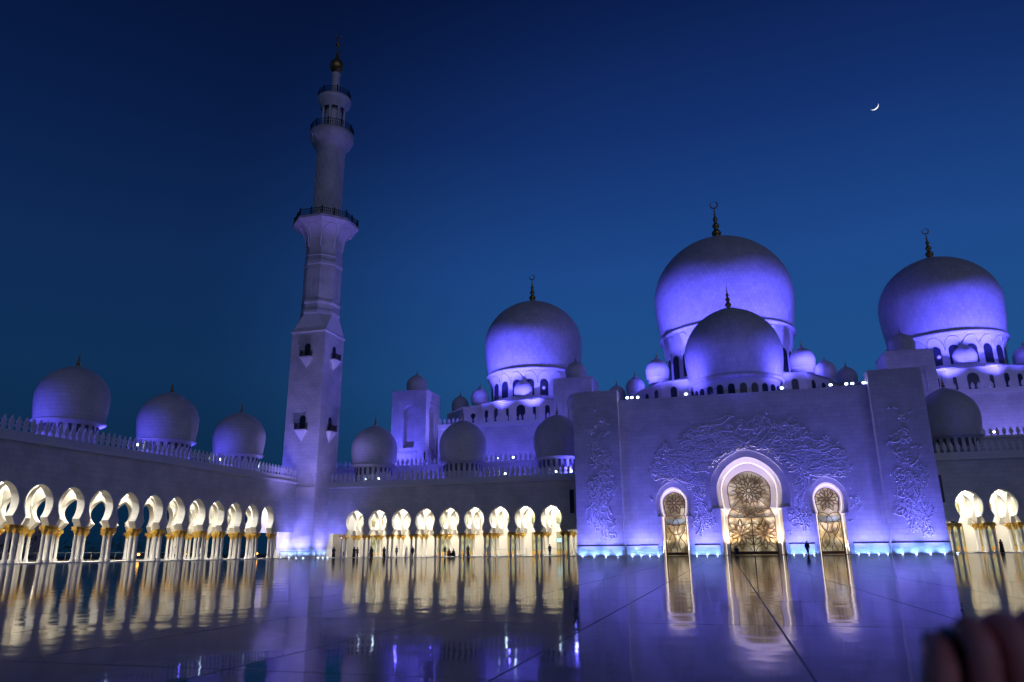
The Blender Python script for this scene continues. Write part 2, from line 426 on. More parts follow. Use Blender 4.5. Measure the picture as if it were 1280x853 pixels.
for i in (0, 1, 2): hall_window(rig, rus[i], 129, 1.07)
hall_window(mid, -23., 129, 1.); hall_window(rig, 29.6, 129, 1.07)
# slit windows high on the front walls beside the portal
for par, x, z0_, z1_ in ((mid, -23.8, 6.7, 10.5), (rig, 30.3, 7.0, 10.9)):
    w = MB().box(x-.36, x+.36, 119.93, 120.02, z0_, z1_).build('slit_window', M_dark, par)

# ------------------------------------------------------------------ minaret
MX, MY = -71.75, 118.7
mt = thing('minaret', 'tall tapering white minaret with three dark balconies and a gilded top', 'minaret', (MX, MY, 0))
H = 3.5
mb = MB(); mb.box(-H-.12, H+.12, -H-.12, H+.12, 0, 1.5); mb.build('plinth', M_trim, mt)
mb = MB()
mb.lathe(0, 0, [(H*math.sqrt(2), 1.4), (H*math.sqrt(2), 40.4)], 4, False, PI/4)
mb.build('square_shaft', M_wall, mt)
mb = MB()
mb.lathe(0, 0, [(H*math.sqrt(2)+.15, 40.4), (H*math.sqrt(2)+.28, 40.7), (H*math.sqrt(2)+.05, 40.9)], 4, False, PI/4)
# square to octagon transition with triangular corner facets
s8 = H*math.tan(PI/8)
zt8 = 44.2; sq = [(-H, -H), (H, -H), (H, H), (-H, H)]
oc = [(-s8, -H), (s8, -H), (H, -s8), (H, s8), (s8, H), (-s8, H), (-H, s8), (-H, -s8)]
vs = [(x, y, 40.9) for x, y in sq]+[(x*.97, y*.97, zt8) for x, y in oc]
mb.add(vs, [(0, 1, 5, 4), (1, 2, 7, 6), (2, 3, 9, 8), (3, 0, 11, 10), (1, 6, 5), (2, 8, 7), (3, 10, 9), (0, 4, 11)])
mb.build('corner_transition', M_trim, mt)
R8 = H/math.cos(PI/8)*.97
mb = MB()
mb.lathe(0, 0, [(R8, 44.2), (R8*1.03, 44.4), (R8*1.03, 45.0), (R8*.99, 45.2), (R8*.99, 46.2), (R8*1.03, 46.5), (R8*1.03, 46.9), (R8*.98, 47.1),
    (R8*.98, 54.2), (R8*1.02, 54.4), (R8*1.02, 55.0), (R8*.97, 55.2), (R8*.97, 56.0), (R8*1.0, 56.2), (R8*.95, 56.5), (R8*.95, 59.4)], 8, False, PI/8)
# flared corbel under the first balcony
fl = [(R8*.95, 59.4)]
for i in range(1, 7):
    t = i/6; fl.append((R8*.95+(6.35-R8*.95)*t**1.9, 59.4+3.6*t))
fl += [(6.45, 63.0), (6.45, 63.5), (.5, 63.5)]
mb.lathe(0, 0, fl, 8, False, PI/8, False)
mb.build('octagonal_shaft', M_wall, mt)
for k in range(8):                                            # blind niches and corbel arches
    a = PI/4*k; ap = R8*.98*math.cos(PI/8)
    f = (lambda a, ap: (lambda u, v, z: (math.cos(a)*(ap+v)-math.sin(a)*u, math.sin(a)*(ap+v)+math.cos(a)*u, z)))(a, ap)
    for u0 in (-.75, .25): MB().extrude([(u0, 47.6), (u0+.5, 47.6), (u0+.5, 53.2), (u0+.25, 53.7), (u0, 53.2)], f, -.02, .06).build('niche_panel', M_wall, mt)
    pts = []
    for i in range(13):
        th = PI*i/12; u = -math.cos(th)*1.05; z = 60.6+math.sin(th)*1.7
        t = max(0, (z-59.4)/3.6); ap2 = (R8*.95+(6.35-R8*.95)*t**1.9)*math.cos(PI/8)-ap
        pts.append(f(u*(1+t*.5), ap2+.03, z))
    MB().tube([f(-1.05, -.05, 58)]+pts+[f(1.05, -.05, 58)], .13, 5).build('corbel_arch', M_trim, mt)
def railing_ring(par, r, z, h, n, sides, name='balcony_railing', a0=0):
    mb = MB()
    def P(a):
        if sides > 16: return r*math.cos(a), r*math.sin(a)
        seg = 2*PI/sides; k = math.floor((a-a0)/seg); a1 = a0+k*seg; t = (a-a1)/seg
        return (r*((1-t)*math.cos(a1)+t*math.cos(a1+seg)), r*((1-t)*math.sin(a1)+t*math.sin(a1+seg)))
    N_ = 64
    for zz, rr in ((z+h, .07), (z+.12, .05), (z+h*.62, .035)):
        pts = [(*P(2*PI*i/N_+1e-4), zz) for i in range(N_+1)]; mb.tube(pts, rr, 5, False)
    for i in range(n):
        x, y = P(2*PI*i/n+1e-4); mb.box(x-.035, x+.035, y-.035, y+.035, z, z+h)
        if i % 6 == 0: mb.box(x-.1, x+.1, y-.1, y+.1, z, z+h+.15); mb.sphere((x, y, z+h+.28), .14, 8, 5)
    for i in range(N_):
        a = 2*PI*(i+.5)/N_; x, y = P(a)
        pts = [(x, y, z+h*.15), (x*1.0+.12*math.cos(a+1.57), y+.12*math.sin(a+1.57), z+h*.35), (x, y, z+h*.6)]
        mb.tube(pts, .04, 4)
    return mb.build(name, M_iron, par)
railing_ring(mt, 6.2, 63.5, 1.35, 96, 8, a0=PI/8)
mb = MB().lathe(0, 0, [(2.95, 63.5), (2.95, 64.0), (2.78, 64.2), (2.78, 79.3), (2.95, 79.6), (2.85, 79.9), (3.1, 80.6), (3.7, 81.6), (4.2, 82.6), (4.45, 83.4), (4.45, 84.1), (.5, 84.1)], 40, True, 0, False)
mb.build('round_shaft', M_wall, mt)
mb = MB()
for k in range(14):                                           # spiral ribs
    for sg in (-1, 1):
        pts = [(2.80*math.cos(2*PI*k/14+sg*(z-64.3)*.16), 2.80*math.sin(2*PI*k/14+sg*(z-64.3)*.16), z) for z in [64.3+i*15/16 for i in range(17)]]
        mb.tube(pts, .05, 4)
mb.build('spiral_rib', M_trim, mt)
mb = MB()
for k in range(12):
    a = 2*PI*k/12; pts = []
    for i in range(9):
        th = PI*i/8; da = -math.cos(th)*.2; z = 81.4+1.5*math.sin(th); r = 3.6+.75*math.sin(th)
        pts.append((r*math.cos(a+da), r*math.sin(a+da), z))
    mb.tube(pts, .09, 4)
mb.build('corbel_rib', M_trim, mt)
railing_ring(mt, 4.3, 84.1, 1.5, 60, 40)
mb = MB().lathe(0, 0, [(1.7, 84.1), (1.7, 91.0)], 16, True, 0, False)
for k in range(8):
    a = 2*PI*k/8+.2; mb.lathe(2.3*math.cos(a), 2.3*math.sin(a), [(.34, 84.1), (.34, 84.6), (.24, 84.8), (.24, 89.6), (.36, 90.0)], 8)
mb.lathe(0, 0, [(2.55, 89.9), (2.65, 90.3), (3.15, 91.2), (3.45, 92.0), (3.45, 92.5), (.4, 92.5)], 32, True, 0, False)
mb.build('lantern', M_trim, mt)
railing_ring(mt, 3.3, 92.5, 1.35, 42, 40)
mb = MB().lathe(0, 0, [(1.2, 92.5), (1.0, 93.5), (.84, 94.5), (.84, 98.4), (1.1, 98.8), (.7, 99.2)], 20)
mb.build('neck', M_trim, mt)
mb = MB(); mb.sphere((0, 0, 100.9), 1.5, 20, 14, 1.1)
mb.lathe(0, 0, [(.9, 102.1), (.5, 102.7), (.32, 103.6), (.16, 105.2)], 10)
mb.lathe(0, 0, [(.16, 105.2), (.12, 106.2)], 8); mb.sphere((0, 0, 106.4), .5, 10, 8); mb.lathe(0, 0, [(.12, 106.8), (.06, 108)], 6)
R = .68; pts = []; rs = []
for i in range(17):
    a = math.radians(-235+i*335/16); pts.append((R*math.cos(a), 0, 108.7+R*math.sin(a))); rs.append(.13*(.25+.75*math.sin(PI*(i+.3)/16.6)))
mb.tube(pts, .1, 6, True, rs)
mb.build('gilded_finial', M_finial, mt)
# small balconies on the square shaft
def shaft_balcony(par, z, rot, off=.0):
    f = lambda u, v, zz: (u, -H-v, zz)
    mb = MB()
    mb.extrude([(-1.15, z), (1.15, z), (1.15, z+.25), (-1.15, z+.25)], f, -.05, .95)
    vs = [(-1.0, -H, z), (1.0, -H, z), (1.0, -H-.8, z), (-1.0, -H-.8, z), (0, -H, z-1.9)]
    mb.add(vs, [(0, 1, 2, 3), (3, 2, 4), (0, 3, 4), (2, 1, 4)])
    b = mb.build('balcony', M_trim, par, (0, 0, 0), rot)
    mb = MB()
    for zz in (z+.35, z+.9, z+1.3):
        mb.tube([(-1.08, -H, zz), (-1.08, -H-.88, zz), (1.08, -H-.88, zz), (1.08, -H, zz)], .05, 5)
    for i in range(11):
        u = -1.08+i*.216; mb.box(u-.035, u+.035, -H-.91, -H-.85, z+.25, z+1.3)
    for u in (-1.08, 1.08):
        for v in (.3, .6): mb.box(u-.035, u+.035, -H-v-.03, -H-v+.03, z+.25, z+1.3)
        mb.sphere((u, -H-.88, z+1.45), .12, 6, 5)
    mb.build('railing', M_iron, b)
    mb = MB(); mb.extrude([(-.6, z+.25), (.6, z+.25), (.6, z+2.3)]+[(.6*math.cos(PI*i/8), z+2.3+.6*math.sin(PI*i/8)) for i in range(1, 8)]+[(-.6, z+2.3)], f, -.03, .03)
    mb.build('doorway', M_dark, b)
for z in (21.9, 35.4):
    for rot in (0, PI/2): shaft_balcony(mt, z, rot)

# ------------------------------------------------------------------ portal
pt = thing('portal_building', 'large white marble entrance portal with three glazed horseshoe doorways', 'portal')
PY = 111.5; PT = 23.1; f = FX(PY)
DM, DL, DR = 3.68, -7.03, 14.06
gl_m = prof(3.0, 9.1, 2.72, 6.5, 11.8, 3.25, 5.35)
fo_m = prof(4.48, 9.05, 4.16, 6.47, 13.75, 4.17, 6.40)
mi_m = prof(3.85, 9.05, 3.62, 6.48, 12.95, 3.80, 5.9)
rc_m = prof(5.4, 9.2, 5.32, 6.5, 14.7, 4.17, 6.46); rc_m = rc_m[:2]+[(5.34, 6.47)]+rc_m[3:]
gl_s = prof(1.6, 7.6, 1.32, 5.8, 9.1, 1.55, 5.2)
fo_s = prof(2.0, 7.6, 1.80, 5.6, 9.75, 1.86, 5.4)
mi_s = prof(1.82, 7.6, 1.58, 5.7, 9.45, 1.7, 5.3)
rc_s = prof(2.52, 7.6, 2.36, 5.7, 10.5, 1.86, 5.5); rc_s = rc_s[:2]+[(2.34, 5.52)]+rc_s[3:]
mb = MB()
for (u0, u1, uc, rc) in ((-14.3, -3.2, DL, rc_s), (-3.2, 10.5, DM, rc_m), (10.5, 21.0, DR, rc_s)):
    arch_wall(mb, f, u0, u1, uc, rc, PT, 0, .55, back=False)
for (u0, u1, uc, fo) in ((-14.3, -3.2, DL, fo_s), (-3.2, 10.5, DM, fo_m), (10.5, 21.0, DR, fo_s)):
    arch_wall(mb, f, u0, u1, uc, fo, PT-.3, .55, 1.0)
mb.box(-14.3, 21.0, PY+.02, PY+1, PT-.01, PT+.02)
fw = mb.build('front_wall', M_wall, pt)
mb = MB()                                                  # side and rear walls, roof
mb.box(-21.2, -20.6, PY+1, 131, 0, 22.9); mb.box(27.2, 27.8, PY+1, 131, 0, 22.9)
mb.box(-20.6, 27.2, 130.4, 131, 0, 22.9); mb.box(-20.6, 27.2, PY+1.05, 130.4, 21.6, 22.2)
mb.build('body', M_wall, pt)
mb = MB(); mb.box(-21.2, -14.3, 110, 113, 0, 24.5); mb.build('left_pier', M_wall, pt)
mb = MB(); mb.box(21.0, 27.8, 110, 113, 0, 24.9); mb.build('right_pier', M_wall, pt)
mb = MB()                                                  # thin projecting plinths lit by the floor lights
for a, b, y in ((-21.32, -14.2, 110), (20.9, 27.92, 110), (-14.19, -9.6, PY), (-4.4, -.9, PY), (8.3, 11.6, PY), (16.5, 20.89, PY)):
    q = MB().box(a, b, y-.09, y-.002, 0, 1.42).build('plinth', M_trim, pt)
    MB().box(a, b, y-.10, y-.004, 1.42, 1.56).build('ledge', M_iron, q)
def inside(p, u, z, m=.0):
    if z < p[0][1]+m or z > p[-1][1]-m: return False
    for i in range(len(p)-1):
        (a, za), (b, zb) = p[i], p[i+1]
        if za <= z <= zb and zb > za:
            return abs(u) < a+(b-a)*(z-za)/(zb-za)-m
    return False
def clip_tube(mb, pts, pf, uc, y, r):
    run = []
    for u, z in pts+[(1e9, 0)]:
        if u < 1e8 and inside(pf, u, z, .0): run.append((uc+u, y, z))
        else:
            if len(run) > 1: mb.tube(run, r, 5)
            run = []
def rosette(L, cu, cz, r0, r1, n, w, ph=0.):
    for k in range(n):
        a = ph+2*PI*k/n
        for sg in (-1, 1):
            L.append([(cu+(r0+(r1-r0)*t)*math.cos(a+sg*w*math.sin(PI*t**.8)), cz+(r0+(r1-r0)*t)*math.sin(a+sg*w*math.sin(PI*t**.8))) for t in [i/12 for i in range(13)]])
def arc(cu, cz, r, a0, a1, n=20): return [(cu+r*math.cos(math.radians(a0+(a1-a0)*i/n)), cz+r*math.sin(math.radians(a0+(a1-a0)*i/n))) for i in range(n+1)]
def doorway(uc, fo, mi, gl, main, label):
    mb = MB()
    ring(mb, f, uc, fo, .60, mi, 1.20); ring(mb, f, uc, mi, 1.20, gl, 1.62); ring(mb, f, uc, gl, 1.62, gl, 1.95)
    dz = 6.47 if main else 5.55
    for s in (-1, 1):
        a, b = (fo[2][0], mi[2][0]); mb.box(uc+min(s*(b-.03), s*(a+.0)), uc+max(s*(b-.03), s*(a+.0)), PY+.62, PY+1.25, dz-.09, dz+.09)
    d = mb.build('doorway', M_cream, pt); d['label'] = label
    mb = MB(); mb.tube([(uc-a+.06, PY+1.02, z) for a, z in mi[:-1]]+[(uc, PY+1.02, mi[-1][1]-.06)]+[(uc+a-.06, PY+1.02, z) for a, z in reversed(mi[:-1])], .03, 5)
    mb.build('light_strip', M_led, d)
    zb = 6.45 if main else 5.75; za = 5.2 if main else 4.4
    mb = MB(); disc_pane(mb, f, uc, gl, 1.85); mb.build('glass', M_stain, d)
    mb = MB()
    g2 = [(a-.05, z) for a, z in gl if za <= z <= zb+.01]; g2 = [(gl[0][0]-.05, za)]+g2
    disc_pane(mb, f, uc, g2, 1.83); mb.build('blue_glass_band', M_stainb, d)
    mb = MB(); y = PY+1.78; L = []; r = .05
    pe = [(uc-a+.04, y, z) for a, z in gl]+[(uc+a-.04, y, z) for a, z in reversed(gl)]; mb.tube(pe, .08, 5)
    if main:
        cz = 9.0
        rosette(L, 0, cz, .25, .8, 12, .22); rosette(L, 0, cz, .5, 1.35, 12, .20, PI/12); rosette(L, 0, cz, .9, 2.0, 12, .16)
        for k in range(12):
            a = 2*PI*k/12+PI/12; L.append([(1.35*math.cos(a)*(1+t*1.6), cz+1.35*math.sin(a)*(1+t*1.6)) for t in [i/6 for i in range(7)]])
            L.append(arc(2.3*math.cos(a), cz+2.3*math.sin(a), .62, math.degrees(a)+90, math.degrees(a)+270, 10))
        for c in (-2.1, -.7, .7, 2.1): L.append(arc(c, 5.15, 1.25, 0, 180)); 
        L.append(arc(0, 9.8, 4.2, 225, 315, 24)); L.append(arc(-1.6, 8.1, 2.9, 230, 310, 16)); L.append(arc(1.6, 8.1, 2.9, 230, 310, 16))
        for c in (-1.62, 1.62):
            rosette(L, c, 2.9, .1, 1.5, 8, .26, PI/8); rosette(L, c, 2.9, .8, 2.1, 8, .2)
            L.append(arc(c, 2.9, .3, 0, 360)); L.append(arc(c-1.6, 4.9, 1.5, 260, 360)); L.append(arc(c+1.6, 4.9, 1.5, 180, 280)); L.append(arc(c, 0, 1.5, 20, 160))
        mb.box(uc-.09, uc+.09, y-.06, y+.04, .1, 5.2)
        for z in (5.2,): mb.box(uc-3.22, uc+3.22, y-.05, y+.03, z-.05, z+.05)
    else:
        rosette(L, 0, 7.5, .2, 1.25, 8, .3); rosette(L, 0, 7.5, .7, 1.7, 8, .2, PI/8); L.append(arc(0, 7.5, .22, 0, 360))
        for c in (-.9, .9): L.append(arc(c, 4.3, 1.35, 0, 180))
        L.append(arc(0, 6.2, 2.0, 220, 320)); L.append(arc(0, 3.9, 1.0, 180, 360))
        for c in (-.75, .75):
            L.append([(c+.55*math.sin(t*5.2+c), .5+3.8*t) for t in [i/20 for i in range(21)]]); L.append([(c-.5*math.sin(t*5.2), .5+3.8*t) for t in [i/20 for i in range(21)]])
        L.append([(0, .4), (0, 1.2)]); mb.box(uc-1.5, uc+1.5, y-.05, y+.03, 4.36, 4.44)
    for q in L: clip_tube(mb, q, gl, uc, y, r)
    w = gl[0][0]; mb.box(uc-w, uc+w, y-.08, y+.05, .05, .5 if main else .45)
    fixn(mb.build('tracery', simple('bronze_tracery', (.12, .055, .025), .45, .4, .2, 6.) if 'tr' not in _cache else _cache['tr'], d))
    return d
doorway(DM, fo_m, mi_m, gl_m, True, 'tall central doorway with double glass doors')
doorway(DL, fo_s, mi_s, gl_s, False, 'smaller doorway left of the central one')
doorway(DR, fo_s, mi_s, gl_s, False, 'smaller doorway right of the central one')

# carved floral relief: curling stems and leaves standing out of the wall
def vines(name, parent, y, n, xr, zr, ok, seed, axis=0.):
    """flowing stems with spiral side shoots, leaves and five-petalled flowers, in low relief"""
    rd = random.Random(seed); mb = MB()
    def spot():
        for _ in range(400):
            x = rd.uniform(*xr); z = rd.uniform(*zr)
            if rd.random() < ok(x, z): return x, z
        return None
    def stroke(pts, r0, taper=True):
        run = []
        for x, z in pts:
            if ok(x, z) <= 0: break
            run.append((x, y-.012, z))
        if len(run) > 3:
            m = len(run); mb.tube(run, .05, 5, True, [r0*(1.1-.85*i/(m-1) if taper else 1) for i in range(m)])
        return run
    def leaf(bx, bz, la, l, w, hgt):
        c, s = math.cos(la), math.sin(la); P = lambda u, v, d: (bx+c*u-s*v, y-d, bz+s*u+c*v)
        mb.add([P(0, 0, -.01), P(l*.35, w, -.01), P(l*.75, w*.7, -.01), P(l, 0, -.01), P(l*.75, -w*.7, -.01), P(l*.35, -w, -.01), P(l*.5, 0, hgt)], [(0, 1, 6), (1, 2, 6), (2, 3, 6), (3, 4, 6), (4, 5, 6), (5, 0, 6)])
    for k in range(n):
        p = spot()
        if not p: continue
        x, z = p; dx = x-axis; t = rd.random()
        if t < .30:                                           # long sweeping stem
            a = (PI/2 if z < 9 else (0 if dx > 0 else PI))+rd.uniform(-.5, .5); ph = rd.uniform(0, 6); pts = []
            for i in range(26):
                pts.append((x, z)); x += math.cos(a)*.2; z += math.sin(a)*.2; a += .16*math.sin(i*.42+ph)
            run = stroke(pts, rd.uniform(.085, .14))
            for i in range(3, len(run)-1, 3):
                leaf(run[i][0], run[i][2], rd.uniform(0, 2*PI), rd.uniform(.24, .4), .09, .15)
        elif t < .66:                                         # spiral tendril
            R0 = rd.uniform(.3, .85); a0 = rd.uniform(0, 2*PI); sg = rd.choice((-1, 1)); pts = []
            for i in range(20):
                u = i/19; r = R0*(1.25-1.05*u); a = a0+sg*u*2*PI*1.3; pts.append((x+r*math.cos(a), z+r*math.sin(a)))
            stroke(pts, rd.uniform(.07, .12))
        elif t < .80:                                         # flower
            if ok(x-.4, z) <= 0 or ok(x+.4, z) <= 0 or ok(x, z+.4) <= 0 or ok(x, z-.4) <= 0: continue
            q = rd.uniform(.35, .65); a0 = rd.uniform(0, 1)
            for m in range(5): leaf(x+.06*math.cos(a0+m*1.2566), z+.06*math.sin(a0+m*1.2566), a0+m*1.2566, q, q*.34, .17)
        else:
            for m in range(3): leaf(x, z, rd.uniform(0, 2*PI), rd.uniform(.3, .55), .11, .13)
    return fixn(mb.build(name, M_relief, parent))
def ok_wall(x, z):
    if inside(rc_m, x-DM, z, -.5) or inside(rc_s, x-DL, z, -.35) or inside(rc_s, x-DR, z, -.35): return 0
    if abs(x-DM) < 4.6 and z < 6.5 or abs(x-DL) < 2.3 and z < 6 or abs(x-DR) < 2.3 and z < 6: return 0
    dx = abs(x-DM-.0)
    top = 20.4-.035*dx*dx+.7*math.sin(x*1.3)+.4*math.sin(x*3.1)
    if z > top or dx > 14.0+.5*math.sin(z*1.1): return 0
    low = 3.0 if dx < 8 else 4.2 if dx > 12.5 else 2.6
    low += .5*math.sin(x*2.2)
    if z < low: return 0
    if dx > 12.6 and z < 12 and math.sin(z*1.7+x) > .55: return .0
    return min(1, .25+(top-z)*.16)
vines('carved_relief', pt, PY, 760, (-11, 18.5), (2, 21), ok_wall, 3, DM)
def ok_pier(xc, hw):
    def fn(x, z):
        w = hw*(1-.35*max(0, (z-9)/13))+.35*math.sin(z*1.4)
        if abs(x-xc-.25*math.sin(z*.7)) > w or z < 2.0 or z > 22: return 0
        return 1 if z < 13 else max(.02, 1-(z-13)/7.5)
    return fn
vines('carved_relief', pt, 110, 170, (-20, -15), (2, 22), ok_pier(-17.4, 2.1), 5, -17.4)
vines('carved_relief', pt, 110, 170, (21.6, 27), (2, 22), ok_pier(24.35, 2.0), 6, 24.35)

# ------------------------------------------------------------------ big domes
def drum_windows(par, R, z0, w, h, n, a_off=0., mat=None):
    me = cached('dw%.2f_%.2f' % (w, h), lambda: arched_panel_mb(w, h, .10), M_dark)
    mf = cached('dwf%.2f_%.2f' % (w, h), lambda: window_frame_mb(w, h), M_trim)
    for k in range(n):
        a = 2*PI*(k+a_off)/n
        if math.cos(a) < -.15: continue
        wd = link('window', me, par, (R*math.sin(a), -R*math.cos(a), z0), a)
def window_frame_mb(w, h):
    mb = MB(); pts = [(-w/2-.1, -.12, 0), (-w/2-.1, -.12, h-w/2)]+[(-(w/2+.1)*math.cos(PI*i/8), -.12, h-w/2+(w/2+.1)*math.sin(PI*i/8)) for i in range(1, 8)]+[(w/2+.1, -.12, h-w/2), (w/2+.1, -.12, 0)]
    mb.tube(pts, .12, 5); return mb
def big_dome(par, cx, cy, R, zc, zw, zt, zfin, zbot, nwin, wz, ww, wh, crescent=True, label=None, scallop=True):
    mb = MB(); mb.lathe(0, 0, dome_profile(R, zc, zw, zt, .3), 96, True, 0, False)
    rc = R*.93
    mb.lathe(0, 0, [(rc*1.0, zc), (rc*1.035, zc-.25), (rc*1.035, zc-.55), (rc*.985, zc-.8)], 96, True, 0, False)
    d = mb.build('dome', M_bigdome, par, (cx, cy, 0))
    if label: d['label'] = label
    rd_ = R*.86
    mb = MB().lathe(0, 0, [(rd_*1.02, zbot-1), (rd_*1.02, zbot+.3), (rd_, zbot+.5), (rd_, wz+wh+.5), (rd_*1.05, wz+wh+1.4), (rc*.985, zc-.8)], 96, True, 0, False)
    mb.build('drum', M_trim, d)
    drum_windows(d, rd_, wz, ww, wh, nwin, .5)
    if scallop:
        mb = MB(); zt_s = zc-1.1; zb_s = wz+wh*.75
        for k in range(nwin):
            a = 2*PI*(k+.5)/nwin; hw = PI/nwin; pts = []
            for i in range(11):
                th = PI*i/10; z = zb_s+(zt_s-zb_s)*math.sin(th)**.8
                t = min(1, max(0, (z-(wz+wh+.5))/(zc-.8-(wz+wh+.5)))); r = rd_+(rc*.985-rd_)*t+.06
                an = a-math.cos(th)*hw*.97; pts.append((r*math.sin(an), -r*math.cos(an), z))
            mb.tube(pts, .16, 5)
        mb.build('scalloped_band', M_trim, d)
    mb = finial_mb(zfin-zt+.4, crescent); mb.build('finial', M_finial, d, (0, 0, zt+.1))
    return d
def turret(par, x, y, r, z0):
    mb = MB()
    mb.lathe(0, 0, [(r*.8, z0-.6), (r*.8, z0+.35), (r*.92, z0+.5), (r*.95, z0+.62)], 24, True, 0, False)
    mb.lathe(0, 0, dome_profile(r, z0+.65, z0+r*.85, z0+r*1.95, 1.2), 32, True, 0, False)
    d = mb.build('turret_dome', M_dome, par, (x, y, 0))
    link('finial', cached('tf%.2f' % r, lambda: finial_mb(r*.75), M_finial), d, (0, 0, z0+r*1.98))

big_dome(pt, 3.5, 119.3, 7.65, 26.5, 30.7, 38.6, 42.9, 21.8, 24, 23.0, 1.0, 1.9, False, 'portal dome in front of the much larger central dome', scallop=False)

# domed halls: faceted podium with windows, turrets, drum and dome
def podium(par, cx, yf, segs, z0, z1, windows, cap=True):
    """segs: outline points (dx, y) from left rear to right rear"""
    poly = [(cx+a, b) for a, b in segs]; mb = MB(); n = len(poly)
    vs = [(x, y, z0) for x, y in poly]+[(x, y, z1) for x, y in poly]
    mb.add(vs, [(i, (i+1) % n, (i+1) % n+n, i+n) for i in range(n)]+[tuple(range(2*n-1, n-1, -1))])
    p = fixn(mb.build('podium', M_trim, par))
    mb = MB()
    for i in range(n):
        a = Vector((*poly[i], z1)); b = Vector((*poly[(i+1) % n], z1)); mb.tube([a, b], .22, 4)
    mb.build('podium_cornice', M_trim, par)
    for i, t, z, w, h in windows:
        a = Vector(poly[i]); b = Vector(poly[(i+1) % n]); q = a.lerp(b, t); d = b-a
        me = cached('pw%.2f_%.2f' % (w, h), lambda: arched_panel_mb(w, h, .08), M_dark)
        o = link('window', me, p, (q.x, q.y, z), math.atan2(d.y, d.x))
    return p
def side_hall(cx, label, R=11.2, dz=0.):
    t = thing('domed_hall', label, 'domed hall')
    segs = [(-21, 158), (-14.5, 150.5), (-9.6, 150.5), (-9.6, 149), (-4.2, 146.2), (4.2, 146.2), (9.6, 149), (9.6, 150.5), (14.5, 150.5), (21, 158), (21, 176), (-21, 176)]
    W = []
    for t_ in (.5,): W.append((4, t_, 26.9+dz, 1.9, 3.6))
    for i in (3, 5):
        for t_ in (.25, .72): W.append((i, t_, 27.2+dz, 1.0, 3.0))
    for t_ in (.15, .85): W.append((4, t_, 27.2+dz, .6, 2.7))
    for i in (1, 7): W.append((i, .5, 27.2+dz, 1.1, 2.9))
    for i in (0, 8):
        for t_ in (.3, .7): W.append((i, t_, 27.2+dz, 1.1, 2.9))
    podium(t, cx, 146, segs, 20, 31.6+dz, W)
    mb = MB().lathe(0, 0, [(R*1.12, 31.4+dz), (R*1.06, 32.1+dz), (R*.88, 32.7+dz)], 32, False, 0, False); mb.build('skirt_roof', M_darkrec if False else M_dome, t, (cx, 158, 0))
    big_dome(t, cx, 158, R, 39.2+dz, 46.6+dz, 57.0+dz, 63.6+dz, 32+dz, 20, 32.9+dz, 1.75, 3.6)
    for dx, y in ((0, 148.5), (-11.3, 153), (11.3, 153), (-18.5, 160), (18.5, 160)): turret(t, cx+dx, y, 2.05, 32.2+dz)
    return t
side_hall(-39.3, 'domed hall left of the centre, its dome between the minaret and the portal', 11.2, 0)
side_hall(45.2, 'domed hall on the right, its dome darker and rising behind the right portal pier', 11.1, .6)
ch = thing('domed_hall', 'central domed hall with the largest and highest dome behind the portal', 'domed hall')
segs = [(-21.5, 158), (-18, 150), (-13.4, 143.5), (-5, 142.0), (5, 142.0), (13.4, 143.5), (18, 150), (21.5, 158), (21.5, 176), (-21.5, 176)]
W = [(i, t_, 28.4, 1.25, 3.1) for i in (1, 2, 4, 5) for t_ in (.28, .74)]+[(i, .5, 28.4, 1.2, 3.0) for i in (0, 6)]
podium(ch, AX, 142, segs, 20, 32.6, W)
mb = MB().lathe(0, 0, [(16, 32.4), (14.6, 33.6), (12.6, 34.0)], 32, False, 0, False); mb.build('skirt_roof', M_dome, ch, (AX, 158, 0))
big_dome(ch, AX, 158, 14.7, 44.8, 53.2, 67.4, 76.5, 33.6, 22, 34.7, 2.1, 5.0, True)
for dx, y in ((-14.1, 145), (13.2, 145), (-19.9, 157.), (18.3, 154)): turret(ch, AX+dx, y, 2.35 if y < 150 else 2.1, 33.2 if y < 150 else 33.0)

# ------------------------------------------------------------------ prayer hall walls with parapets
ph = thing('prayer_hall', 'stepped white prayer hall walls with crenellated parapets behind the arcades', 'hall')
def tier(x0, x1, y, z0, z1, up, name):
    f = FX(y); mb = MB(); solid_u(mb, f, x0, x1, 0, 1., z0, z1); mb.build(name, M_wall, ph)
    mb = MB(); solid_u(mb, f, x0, x1, -.25, 1.0, z1, z1+.9*up); mb.build('cornice', M_trim, ph)
    mb = MB(); merlons(mb, f, x0, x1, z1+.9*up, 1.25, .95, .0, .2, .34); mb.build('parapet', M_trim, ph)
tier(-55.4, 3.6, 140, 10, 25.2, 1, 'upper_wall'); tier(3.6, 72, 140, 10, 26.0, 1, 'upper_wall')
tier(-80, -20.8, 132, 10, 16.7, .45, 'lower_wall'); tier(27.9, 72, 132, 10, 17.4, .45, 'lower_wall')
mb = MB(); mb.box(-55.4, 72, 141.05, 180, 22, 24.6); mb.box(-80, -20.8, 133.05, 150, 12, 15.6); mb.box(27.9, 72, 133.05, 139.95, 12, 15.6); mb.build('roof', M_cream, ph)

